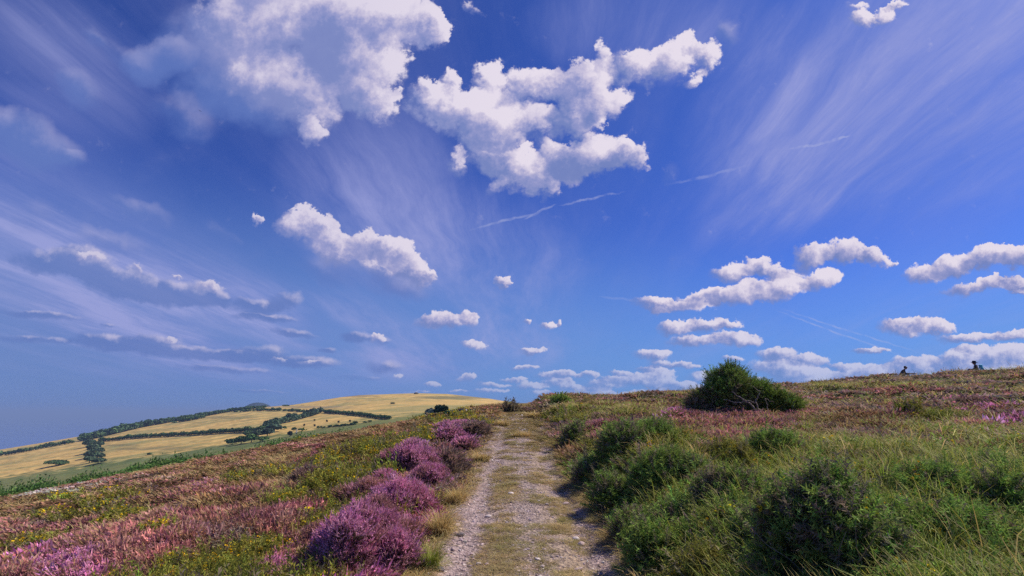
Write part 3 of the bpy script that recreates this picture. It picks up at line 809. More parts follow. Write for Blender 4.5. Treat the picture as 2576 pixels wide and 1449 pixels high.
def heather_tpl(n=16, h=0.27, wd=0.014, bloom=1.0, spread=0.10, lean=0.55, extra=True):
    t = Tpl()
    for i in range(n):
        a = R2.uniform(0, 6.283); q = math.sqrt(R2.uniform(0, 1)) * spread
        root = np.array([math.cos(a) * q, math.sin(a) * q, 0.0])
        ln = h * R2.uniform(0.7, 1.1)
        dirn = unit(np.array([math.cos(a) * lean * q / spread + R2.normal() * .15, math.sin(a) * lean * q / spread + R2.normal() * .15, 1.0]))
        sd = unit(np.cross(dirn, rdir()))
        bend = sd * R2.normal() * 0.02
        P = [root, root + dirn * ln * 0.5, root + dirn * ln * 0.74 + bend, root + dirn * ln + bend * 2]
        fl = R2.uniform(0.6, 1.0) * bloom
        wf = (0, 1 - fl, fl)
        t.strip(P, [wd * 0.35, wd * 0.9, wd * 1.1, 0], sd, [WOOD, (0.45, 0.55, 0), wf, wf])
        if extra:      # side sprigs crowded with bells
            for k in range(3):
                s = R2.uniform(0.45, 0.9)
                p = root + dirn * ln * s
                d2 = unit(dirn * 0.7 + rdir())
                s2 = unit(np.cross(d2, rdir()))
                l2 = ln * R2.uniform(0.12, 0.22)
                t.strip([p, p + d2 * l2 * 0.6, p + d2 * l2], [wd * 0.3, wd * 0.9, 0], s2, [LEAF, (0, 1 - fl, fl), wf])
    return t.done()

def grass_tpl(n=14, h=0.42, wd=0.006, spread=0.07, arch=0.8):
    t = Tpl()
    for i in range(n):
        a = R2.uniform(0, 6.283); q = R2.uniform(0, 1) * spread
        root = np.array([math.cos(a) * q, math.sin(a) * q, 0.0])
        ln = h * R2.uniform(0.5, 1.15)
        a2 = a + R2.normal() * 0.9
        out = np.array([math.cos(a2), math.sin(a2), 0.0])
        k = arch * R2.uniform(0.3, 1.3)
        P = []
        p = root.copy(); ang = R2.uniform(0.05, 0.35)
        P.append(p.copy())
        for s in range(3):
            ang += k * (0.45 + 0.3 * s)
            p = p + ln / 3 * (out * math.sin(ang) + np.array([0, 0, 1]) * math.cos(ang))
            P.append(p.copy())
        sd = unit(np.cross(out, np.array([0, 0, 1])) + 0.4 * rdir())
        b = R2.uniform(0, 1)
        ws = [(0.6 * b, 1 - 0.6 * b, 0), (0.3 * b, 1 - 0.3 * b, 0), (0, 1, 0), (0, 0.3, 0.7)] if b < 0.75 else [(0, 0.2, 0.8)] * 4
        t.strip(P, [wd, wd, wd * 0.8, 0], sd, ws)
    return t.done()

def gorse_tpl(shoots=7, spines=20, h=0.22, spread=0.10, sp=0.046, wd=0.0052, lean=0.7):
    t = Tpl()
    for i in range(shoots):
        a = R2.uniform(0, 6.283); q = math.sqrt(R2.uniform(0, 1)) * spread
        root = np.array([math.cos(a) * q, math.sin(a) * q, 0.0])
        dirn = unit(np.array([math.cos(a) * lean * q / spread + R2.normal() * .2, math.sin(a) * lean * q / spread + R2.normal() * .2, 1.0]))
        ln = h * R2.uniform(0.65, 1.1)
        sd = unit(np.cross(dirn, rdir()))
        t.strip([root, root + dirn * ln * 0.9, root + dirn * ln], [wd * 1.2, wd * 0.8, 0], sd, [WOOD, LEAF, LEAF])
        e1 = unit(np.cross(dirn, np.array([0.3, 0.9, 0.1]))); e2 = np.cross(dirn, e1)
        for k in range(spines):
            s = 0.22 + 0.78 * (k + R2.uniform(0, 1)) / spines
            p = root + dirn * ln * s
            g = k * 2.4 + R2.normal() * 0.3
            o = unit((e1 * math.cos(g) + e2 * math.sin(g)) + dirn * R2.uniform(0.35, 0.9))
            L = sp * R2.uniform(0.7, 1.25) * (1.15 - 0.45 * s)
            b = unit(np.cross(o, rdir())) * wd
            lf = (0, 1, 0) if R2.uniform() < 0.8 else (0.5, 0.5, 0)
            t.tri(p - b, p + b, p + o * L, lf, (0, 0.75, 0.25))
    return t.done()

def leafclump_tpl(n=60, r=0.24, h=0.5, s=0.05):
    t = Tpl()
    for i in range(n):
        a = R2.uniform(0, 6.283); q = math.sqrt(R2.uniform(0, 1)) * r
        p = np.array([math.cos(a) * q, math.sin(a) * q, h * R2.uniform(0.25, 1.0) * (1 - 0.4 * (q / r) ** 2)])
        o = unit(rdir() * 0.8 + np.array([0, 0, 0.5])); b = unit(np.cross(o, rdir()))
        c = np.cross(o, b)
        L = s * R2.uniform(0.6, 1.3)
        t.tri(p - b * L * 0.45, p + b * L * 0.45, p + c * L * 1.4, (0.0, 1, 0), (0, 0.7, 0.3))
    return t.done()

def flower_tpl(n=5, spread=0.05, s=0.014):
    t = Tpl()
    for i in range(n):
        p = np.array([R2.normal() * spread * .6, R2.normal() * spread * .6, R2.uniform(-.03, .03)])
        for k in range(3):
            o = rdir(); b = unit(np.cross(o, rdir())); c = np.cross(o, b)
            t.quad(p - b * s, p + c * s, p + b * s, p - c * s, FLOW)
    return t.done()

LODS = {
    'heather': [[heather_tpl(16) for _ in range(5)], [heather_tpl(14, h=0.19, extra=False, wd=0.022, spread=0.14, lean=1.0) for _ in range(4)], [heather_tpl(9, h=0.16, extra=False, wd=0.034, spread=0.16, lean=1.3) for _ in range(4)]],
    'gorse': [[gorse_tpl() for _ in range(5)], [gorse_tpl(7, 11, sp=0.050, wd=0.0085) for _ in range(4)], [gorse_tpl(6, 7, sp=0.048, wd=0.012) for _ in range(4)]],
    'grass': [[grass_tpl(15) for _ in range(6)], [grass_tpl(10, wd=0.009) for _ in range(4)], [grass_tpl(7, wd=0.012) for _ in range(4)]],
    'bent': [[grass_tpl(6, 0.5, 0.0055, 0.08, 1.7) for _ in range(5)], [grass_tpl(5, 0.5, 0.008, 0.08, 1.6) for _ in range(4)], [grass_tpl(4, 0.45, 0.011, 0.08, 1.5) for _ in range(3)]],
    'bracken': [[leafclump_tpl() for _ in range(4)]] * 3,
    'flower': [[flower_tpl() for _ in range(4)], [flower_tpl(3, s=0.017) for _ in range(3)], [flower_tpl(2, s=0.015) for _ in range(3)]],
}

class Bag:
    """collects many placed templates into one mesh"""
    def __init__(self): self.V = []; self.F = []; self.S = []; self.C = []; self.n = 0
    def add(self, t, pos, scale, wscale, yaw, pal, tilt=None):
        """pos (N,3), scale (N,) height, wscale (N,) spread, yaw (N,), pal (N,3 colours,3), tilt (N,3) axis to grow along"""
        N = len(pos)
        if N == 0: return
        v = np.repeat(t.v[None], N, 0)
        c, s = np.cos(yaw)[:, None], np.sin(yaw)[:, None]
        x = (v[..., 0] * c - v[..., 1] * s) * wscale[:, None]; y = (v[..., 0] * s + v[..., 1] * c) * wscale[:, None]; z = v[..., 2] * scale[:, None]
        if tilt is not None:
            up = tilt / (np.linalg.norm(tilt, axis=1, keepdims=True) + 1e-9)
            ref = np.where(np.abs(up[:, 2:3]) < 0.95, np.array([[0, 0, 1.0]]), np.array([[1.0, 0, 0]]))
            e1 = np.cross(ref, up); e1 /= np.linalg.norm(e1, axis=1, keepdims=True) + 1e-9
            e2 = np.cross(up, e1)
            P = e1[:, None, :] * x[..., None] + e2[:, None, :] * y[..., None] + up[:, None, :] * z[..., None]
        else:
            P = np.stack([x, y, z], -1)
        P = P + pos[:, None, :]
        C = np.einsum('vp,npc->nvc', t.w, pal)
        nv = len(t.v)
        off = self.n + np.arange(N) * nv
        self.F.append((t.flat[None, :] + off[:, None]).ravel())
        self.S.append(np.tile(t.sz, N)); self.V.append(P.reshape(-1, 3).astype(np.float32)); self.C.append(C.reshape(-1, 3).astype(np.float32))
        self.n += N * nv
    def raw(self, verts, faces, cols):
        """plain faces with one colour per vertex"""
        self.V.append(np.asarray(verts, np.float32)); self.C.append(np.asarray(cols, np.float32))
        for f in faces:
            self.F.append(np.array(f, np.int64) + self.n); self.S.append(np.array([len(f)]))
        self.n += len(verts)
    def build(self, name, mat, **kw):
        return mesh_np(name, np.concatenate(self.V), np.concatenate(self.F), np.concatenate(self.S).astype(np.int32), mat, np.concatenate(self.C), False, **kw)

def scatter(bag, kind, pos, scale, wscale, pal, lod=None, tilt=None):
    N = len(pos)
    if N == 0: return
    r = np.hypot(pos[:, 0], pos[:, 1])
    L = np.where(r < 10, 0, np.where(r < 24, 1, 2)) if lod is None else np.full(N, lod)
    which = RNG.integers(0, 1000, N); yaw = RNG.uniform(0, 6.283, N)
    for l in range(3):
        ts = LODS[kind][l]
        for i, t in enumerate(ts):
            m = (L == l) & (which % len(ts) == i)
            if m.any():
                bag.add(t, pos[m], scale[m], wscale[m], yaw[m], pal[m], None if tilt is None else tilt[m])

def palette(wood, leaf, flow, N, var=0.22, hue=0.10):
    b = np.array([wood, leaf, flow])[None].repeat(N, 0)
    k = np.exp(RNG.normal(0, var, (N, 1, 1))) * np.exp(RNG.normal(0, hue, (N, 1, 3)))
    return np.clip(b * k, 0, 0.95)

PALS = {
    BROWN: ((0.15, 0.10, 0.05), (0.19, 0.12, 0.052), (0.30, 0.175, 0.105)),
    PINK: ((0.13, 0.09, 0.045), (0.19, 0.125, 0.055), (0.46, 0.195, 0.20)),
    PURPLE: ((0.10, 0.07, 0.06), (0.22, 0.135, 0.08), (0.78, 0.28, 0.52)),
    GREYH: ((0.14, 0.11, 0.08), (0.19, 0.145, 0.08), (0.37, 0.235, 0.215)),
    STRAW: ((0.30, 0.21, 0.08), (0.46, 0.33, 0.13), (0.58, 0.44, 0.22)),
    GRASS: ((0.15, 0.185, 0.03), (0.205, 0.25, 0.035), (0.46, 0.40, 0.15)),
    GORSE: ((0.15, 0.13, 0.05), (0.235, 0.245, 0.045), (0.40, 0.37, 0.08)),
    DARKG: ((0.13, 0.11, 0.06), (0.175, 0.29, 0.055), (0.68, 0.70, 0.19)),
    BRACK: ((0.06, 0.10, 0.035), (0.085, 0.165, 0.045), (0.14, 0.23, 0.07)),
    PALE: ((0.30, 0.26, 0.24), (0.40, 0.34, 0.32), (0.48, 0.41, 0.40)),
}
m_leaf = leaf_mat("heath_plants", 0.28, 0.8, 0.08, 0.22)
m_spine = leaf_mat("gorse_spines", 0.25, 0.75, 0.08, 0.2)
m_grass = leaf_mat("grass_blades", 0.35, 0.65, 0.15, 0.15)
m_wood = leaf_mat("woody_stems", 0.0, 0.85, 0.15, 0.3)

EXCL = []      # footprints of the bushes that stand as things of their own: x, y, r, height
G3 = "gorse bushes on the right bank of the track"
# ------------------------------------------------------------------ bushes and clumps that stand out
def empty(name, loc, **kw):
    o = bpy.data.objects.new(name, None)
    o.empty_display_size = 0.2
    o.location = loc
    return link(o, **kw)

def mounds(rx, ry, h, k):
    """an uneven bush is a few mounds grown together: offsets and radii"""
    out = [(0.0, 0.0, 0.62 * rx, 0.62 * ry, h)]
    for i in range(k):
        a = (i + RNG.uniform(-.3, .3)) / k * 6.2832
        q = RNG.uniform(0.42, 0.60); f = RNG.uniform(0.38, 0.52)
        out.append((math.cos(a) * q * rx, math.sin(a) * q * ry, f * rx, f * ry, h * RNG.uniform(0.52, 0.88)))
    return out

def dome_points(n, M, low=0.0, rough=0.22, seed=0):
    """points and outward directions over the outside of the mounds M"""
    A = np.array([m[2] * m[3] + m[4] * (m[2] + m[3]) for m in M]); A /= A.sum()
    which = RNG.choice(len(M), int(n * 1.5), p=A)
    m = np.array(M)[which]
    N = len(which)
    a = RNG.uniform(0, 2 * math.pi, N); cz = RNG.uniform(low, 1.0, N)
    s = np.sqrt(1 - cz ** 2)
    ux, uy = np.cos(a) * s, np.sin(a) * s
    sd = seed + which * 3.7
    k = 1 + rough * 2 * (fbm(ux * 2.2 + sd, uy * 2.2 + cz * 1.3, 13, 3) - 0.5) + rough * 1.5 * (fbm(ux * 6 + sd, uy * 6 + cz * 5, 29, 2) - 0.5)
    p = np.stack([ux * m[:, 2] * k + m[:, 0], uy * m[:, 3] * k + m[:, 1], cz * m[:, 4] * k], -1)
    nr = np.stack([ux / m[:, 2], uy / m[:, 3], cz / m[:, 4]], -1); nr /= np.linalg.norm(nr, axis=1, keepdims=True)
    inside = np.zeros(N, bool)
    for i, q in enumerate(M):
        e = ((p[:, 0] - q[0]) / q[2]) ** 2 + ((p[:, 1] - q[1]) / q[3]) ** 2 + (p[:, 2] / q[4]) ** 2
        inside |= (which != i) & (e < 0.80)
    ok = np.where(~inside)[0][:n]
    return p[ok], nr[ok]

def twigs(bag, n, rx, ry, h, col, thick=0.006, up=1.0):
    for i in range(n):
        a = RNG.uniform(0, 6.283); q = RNG.uniform(0.0, 0.55)
        p = np.array([math.cos(a) * q * rx, math.sin(a) * q * ry, -0.05])
        d = unit(np.array([math.cos(a) * 0.8, math.sin(a) * 0.8, up]) + RNG.normal(size=3) * 0.25)
        L = h * RNG.uniform(0.7, 1.15) * (1.25 if q > 0.3 else 1.0)
        t = thick * RNG.uniform(0.6, 1.4)
        rings = []
        for s in range(5):
            f = s / 4
            rad = t * (1 - 0.75 * f)
            e1 = unit(np.cross(d, np.array([0.2, 0.1, 1.0]))); e2 = np.cross(d, e1)
            rings.append([p + rad * (e1 * math.cos(k * 2.094) + e2 * math.sin(k * 2.094)) for k in range(3)])
            p = p + d * L / 4
            d = unit(d + RNG.normal(size=3) * 0.22)
        V = [v for r in rings for v in r]
        F = [(s * 3 + k, s * 3 + (k + 1) % 3, s * 3 + 3 + (k + 1) % 3, s * 3 + 3 + k) for s in range(4) for k in range(3)]
        c = np.array(col) * RNG.uniform(0.7, 1.3)
        bag.raw(V, F, np.repeat(c[None], len(V), 0))

def place(px, py, hw):
    """ground point under a spot of the picture, and half width in metres of HW picture units there"""
    g = ground_hit(px, py)
    while g is None:
        py += 1.0
        g = ground_hit(px, py)
    depth = g[1] * CP + (g[2] - EYE) * SP
    return g, hw / 1288 * depth, depth

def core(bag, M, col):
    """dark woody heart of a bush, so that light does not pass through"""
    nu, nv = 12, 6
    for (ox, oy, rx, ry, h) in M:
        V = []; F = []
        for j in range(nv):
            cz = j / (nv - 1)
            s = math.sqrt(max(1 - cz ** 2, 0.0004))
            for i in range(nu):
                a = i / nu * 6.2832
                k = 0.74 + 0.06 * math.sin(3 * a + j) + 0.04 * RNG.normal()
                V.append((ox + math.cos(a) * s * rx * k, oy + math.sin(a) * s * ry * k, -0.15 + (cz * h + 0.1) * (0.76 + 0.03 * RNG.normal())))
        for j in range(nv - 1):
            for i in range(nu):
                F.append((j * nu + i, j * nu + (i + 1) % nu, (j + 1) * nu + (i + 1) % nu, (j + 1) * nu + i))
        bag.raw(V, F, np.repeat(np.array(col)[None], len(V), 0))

def heather_bush(px, py, hw, hh, kind, label, deep=1.0, bare=0.25, group=None, n=None, fade=0.0):
    g, rx, dep = place(px, py, hw)
    h = hh / 1288 * dep
    ry = rx * deep
    root = empty("heather_bush", g, label=label, cat="heather", group=group)
    lod = 0 if dep < 11 else (1 if dep < 26 else 2)
    px_m = dep / 512
    ws = max(1.0, px_m / 0.012) ** 0.75
    area = 2 * math.pi * rx * max(ry, h)
    n = n or int(min(2300, max(150, area / (0.0024 * ws * ws))))
    M = mounds(rx, ry, h, 6)
    p, nr = dome_points(n, M, bare * 0.4, 0.46, seed=px % 7)
    n = len(p)
    sc = np.exp(RNG.normal(0, 0.20, n)) * 0.56 * ws ** 0.5
    p = p - nr * (0.10 * sc)[:, None]
    tilt = nr * 0.75 + np.array([0, 0, 1.1]) + RNG.normal(0, 0.16, (n, 3))
    pal = palette(*PALS[kind], n, 0.20, 0.07)
    # sprays in full flower, sprays going over
    pn = fbm(p[:, 0] / (rx * 0.30) + px, p[:, 1] / (rx * 0.30) + p[:, 2] * 2, 77, 3)
    over = np.clip((pn - 0.56 + fade) * 5, 0, 1)[:, None] * 0.75
    pal[:, 2] = pal[:, 2] * (1 - over) + np.array([0.40, 0.20, 0.17]) * over
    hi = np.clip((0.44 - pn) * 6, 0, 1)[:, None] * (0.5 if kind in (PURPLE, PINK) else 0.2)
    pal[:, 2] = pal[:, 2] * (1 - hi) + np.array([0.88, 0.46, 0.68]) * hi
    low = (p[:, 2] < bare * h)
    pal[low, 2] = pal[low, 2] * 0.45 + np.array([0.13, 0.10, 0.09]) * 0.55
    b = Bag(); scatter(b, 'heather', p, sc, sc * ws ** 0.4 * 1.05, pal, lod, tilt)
    b.build("flowering_shoots", m_leaf, parent=root)
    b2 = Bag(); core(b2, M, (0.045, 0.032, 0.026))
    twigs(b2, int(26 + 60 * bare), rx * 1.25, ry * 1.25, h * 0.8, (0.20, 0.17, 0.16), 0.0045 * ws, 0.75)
    b2.build("woody_stems", m_wood, parent=root)
    EXCL.append((g[0], g[1], max(rx, ry) * 0.62, 1))
    return root

def gorse_bush(px, py, hw, hh, label, kind=DARKG, deep=1.0, bloom=0.0, group=None, rough=0.30, grey=0.2, n=None, low=0.05, name="gorse_bush", twig=30, size=1.0):
    g, rx, dep = place(px, py, hw)
    h = hh * (1.22 if group == G3 else 1.0) / 1288 * dep
    ry = rx * deep
    root = empty(name, g, label=label, cat="gorse bush" if name == "gorse_bush" else name.replace('_', ' '), group=group)
    lod = 0 if dep < 11 else (1 if dep < 26 else 2)
    ws = max(1.0, dep / 512 / 0.012) ** 0.75
    area = 2 * math.pi * rx * max(ry, h)
    n = n or int(min(2000, max(120, area / (0.0034 * ws * ws * size * size))))
    M = mounds(rx, ry, h, 6)
    p, nr = dome_points(n, M, low, rough, seed=px % 11)
    n = len(p)
    sc = np.exp(RNG.normal(0, 0.18, n)) * 0.95 * ws ** 0.6 * size
    p = p - nr * (0.14 * sc)[:, None]
    tilt = nr + np.array([0, 0, 0.45]) + RNG.normal(0, 0.2, (n, 3))
    pal = palette(*PALS[kind], n, 0.22, 0.08)
    dry = RNG.random(n) < grey
    pal[dry] = palette((0.16, 0.13, 0.10), (0.22, 0.18, 0.12), (0.32, 0.27, 0.20), int(dry.sum()), 0.2, 0.05)
    b = Bag(); scatter(b, 'gorse', p, sc, sc * ws ** 0.3, pal, lod, tilt)
    bsh = b
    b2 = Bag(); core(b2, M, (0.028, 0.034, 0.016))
    twigs(b2, twig, rx, ry, h * 0.85, (0.17, 0.145, 0.12), 0.006 * ws, 1.0)
    b2.build("woody_stems", m_wood, parent=root)
    if bloom > 0:
        k = int(n * bloom)
        p, nr = dome_points(k, M, 0.35, rough, seed=px % 11)
        p = p + nr * 0.06
        k = len(p)
        s = np.full(k, ws * 0.9)
        scatter(bsh, 'flower', p, s, s, palette((.7, .5, .03), (.7, .5, .03), (0.74, 0.50, 0.03), k, 0.1, 0.05), lod)
    bsh.build("spiny_shoots", m_spine, parent=root)
    EXCL.append((g[0], g[1], max(rx, ry) * 0.8, 1))
    return root

G1 = "heather bushes along the left edge of the track"
heather_bush(895, 1455, 115, 122, PURPLE, "largest bright purple heather bush beside the track, nearest the viewer", 1.25, 0.42, G1)
heather_bush(1000, 1310, 75, 66, PURPLE, "bright purple heather bush just behind the largest one at the track edge", 1.3, 0.25, G1, fade=0.06)
heather_bush(700, 1462, 55, 48, PURPLE, "small purple heather bush at the bottom edge left of the largest one", 1.0, 0.2, G1)
heather_bush(945, 1345, 70, 70, PURPLE, "rosy purple heather bush between the largest one and the one behind it", 1.2, 0.2, G1, fade=0.12)
heather_bush(815, 1370, 60, 52, PINK, "pinkish heather bush left of the largest purple one, fading to rust", 1.0, 0.2, G1, fade=0.15)
heather_bush(990, 1445, 55, 92, PURPLE, "purple heather bush at the track edge, right of the largest one", 1.1, 0.4, G1, fade=0.05)
heather_bush(1075, 1245, 46, 48, PURPLE, "small rosy heather bush at the track edge below the mauve pink one", 1.2, 0.3, G1, fade=0.1)
heather_bush(1010, 1385, 46, 58, PINK, "ragged rosy heather bush hanging over the track edge beside the two bright ones", 1.2, 0.4, G1, fade=0.1)
heather_bush(1165, 1132, 36, 30, PURPLE, "small mauve heather bush at the track edge between the twiggy one and the dark one", 1.3, 0.35, G1, fade=0.06)
heather_bush(925, 1290, 60, 44, PINK, "low rusty pink heather bush on the moor side of the bright purple row", 1.1, 0.2, G1, fade=0.16)
heather_bush(965, 1255, 50, 38, PURPLE, "low purple heather bush filling the gap behind the bright pair, moor side", 1.2, 0.25, G1, fade=0.1)
heather_bush(1115, 1150, 50, 44, PINK, "pale pink heather bush behind the twiggy greyish one", 1.2, 0.3, G1, fade=0.1)
heather_bush(1035, 1208, 78, 74, PURPLE, "mauve pink heather bush with bare grey stems, midway along the left track edge", 1.2, 0.45, G1, fade=0.14)
heather_bush(1125, 1192, 60, 60, GREYH, "greyish heather bush of bare twigs leaning over the left track edge", 1.3, 0.6, G1)
heather_bush(1135, 1112, 44, 34, PURPLE, "pink purple heather bush farther up the track, on its left edge", 1.4, 0.3, G1)
heather_bush(1195, 1098, 40, 34, GREYH, "dark mauve heather bush touching the track, farthest of the left row", 1.4, 0.45, G1)
heather_bush(1165, 1082, 60, 22, PURPLE, "low purple heather bush behind the dark mauve one on the left", 1.0, 0.2, G1)
heather_bush(775, 1245, 45, 30, GREYH, "dark reddish brown heather bush among yellow green gorse on the left", 1.0, 0.3)
G2 = "heather bushes on the right hillside"
heather_bush(1530, 1090, 60, 26, PINK, "magenta pink heather bush on the right bank beside yellow flowers", 1.2, 0.1, G2)
heather_bush(1700, 1048, 44, 26, PURPLE, "deep magenta heather bush left of the big gorse", 1.2, 0.1, G2)
heather_bush(2440, 1020, 46, 30, GREYH, "dusky purple heather bush high on the right hillside below the hatted person", 1.2, 0.2, G2)
heather_bush(2560, 1064, 40, 32, PURPLE, "pale purple heather bush at the right edge of the view", 1.2, 0.1, G2)
heather_bush(1322, 1034, 24, 7, GREYH, "dark heather mound where the track meets the skyline", 1.0, 0.3)

gorse_bush(2120, 1470, 190, 200, "large dark green gorse bush with a shaded hollow, nearest on the right", DARKG, 0.9, 0.02, G3, grey=0.35)
gorse_bush(2430, 1440, 150, 130, "broad green gorse bush with a few yellow flowers at the lower right", DARKG, 0.9, 0.05, G3)
gorse_bush(2360, 1300, 110, 60, "green gorse bush with yellow flowers behind the large dark one", DARKG, 1.0, 0.06, G3)
gorse_bush(1690, 1240, 100, 80, "dark gorse bush in the middle of the right bank with dry stems hanging before it", DARKG, 1.0, 0.0, G3)
gorse_bush(1570, 1175, 70, 60, "grey green gorse bush overhanging the right edge of the track", DARKG, 1.2, 0.0, G3, grey=0.4)
gorse_bush(1830, 1190, 85, 46, "bright tipped gorse bush among the grass, right of the middle bank", GORSE, 1.0, 0.03, G3, grey=0.15)
gorse_bush(1850, 1290, 95, 70, "gorse bush with a brown withered patch above the shaded grass", DARKG, 1.0, 0.0, G3, grey=0.45)
gorse_bush(1790, 1470, 100, 60, "yellowish green gorse bush at the bottom edge beside long grass", GORSE, 1.0, 0.04, G3)
gorse_bush(1660, 1160, 50, 36, "small dark gorse bush behind the overhanging one on the bank", DARKG, 1.0, 0.0, G3)
gorse_bush(1960, 1180, 60, 40, "low dark gorse bush in the olive grass right of the bright tipped one", DARKG, 1.0, 0.0, G3)
gorse_bush(2010, 1300, 70, 56, "rounded green gorse bush between the withered one and the flowering one", DARKG, 1.0, 0.03, G3, grey=0.1)
gorse_bush(1930, 1380, 70, 60, "gorse bush of dull brownish spines left of the shaded hollow", DARKG, 1.0, 0.0, G3, grey=0.6)
gorse_bush(2200, 1215, 60, 34, "small green gorse bush half sunk in the long olive grass", GORSE, 1.0, 0.0, G3)
gorse_bush(2500, 1250, 60, 40, "dark gorse bush in the grass toward the right edge", DARKG, 1.0, 0.0, G3)
gorse_bush(2290, 1420, 110, 84, "green gorse bush joined to the right side of the large hollow one", DARKG, 1.0, 0.03, G3, grey=0.15)
gorse_bush(1990, 1460, 90, 74, "gorse bush joined to the left side of the large hollow one, at the bottom edge", DARKG, 1.0, 0.0, G3, grey=0.3)
gorse_bush(2530, 1480, 100, 76, "gorse bush with bright tips in the lower right corner", GORSE, 1.0, 0.03, G3, grey=0.15)
gorse_bush(1600, 1365, 55, 52, "low gorse bush at the track edge between the two that shade the ruts", DARKG, 1.1, 0.0, G3, grey=0.35)
gorse_bush(1730, 1340, 80, 56, "mid green gorse bush behind the low one at the track edge", DARKG, 1.0, 0.0, G3, grey=0.2)
gorse_bush(1490, 1215, 42, 38, "small brownish gorse bush at the track edge, far side of the shade", DARKG, 1.2, 0.0, G3, grey=0.6)
gorse_bush(1790, 1245, 70, 42, "olive gorse bush in the middle of the bank", GORSE, 1.0, 0.0, G3, grey=0.2)
gorse_bush(1455, 1110, 34, 30, "dull green gorse bush at the track edge, farthest up the bank", DARKG, 1.3, 0.0, G3, grey=0.4)
G4 = "dwarf gorse bushes in yellow flower on the left moor"
gorse_bush(540, 1450, 110, 46, "broad dwarf gorse bush thick with yellow flowers at the bottom edge on the left", GORSE, 0.8, 0.55, G4, grey=0.05)
gorse_bush(660, 1395, 90, 40, "dwarf gorse bush with yellow flowers just left of the purple heather", GORSE, 0.9, 0.35, G4, grey=0.1)
gorse_bush(330, 1300, 60, 20, "small yellow flowered dwarf gorse bush among pink heather on the left", GORSE, 1.0, 0.5, G4, grey=0.05)
gorse_bush(1640, 1440, 62, 80, "dark gorse bush at the track edge above the lowest shadow", DARKG, 1.0, 0.0, G3)
gorse_bush(1545, 1285, 52, 62, "dark gorse bush at the track edge, shading the right rut", DARKG, 1.2, 0.0, G3, grey=0.3)
gorse_bush(2290, 1050, 17, 20, "yellow flowering gorse bush alone among the grass, high on the right", GORSE, 1.0, 0.9, None)
gorse_bush(1040, 1150, 55, 26, "yellow green dwarf gorse bush behind the left heather row", GORSE, 1.2, 0.10, None)
gorse_bush(2555, 1330, 60, 90, "green gorse bush cut by the right edge of the view", DARKG, 1.0, 0.0, G3)

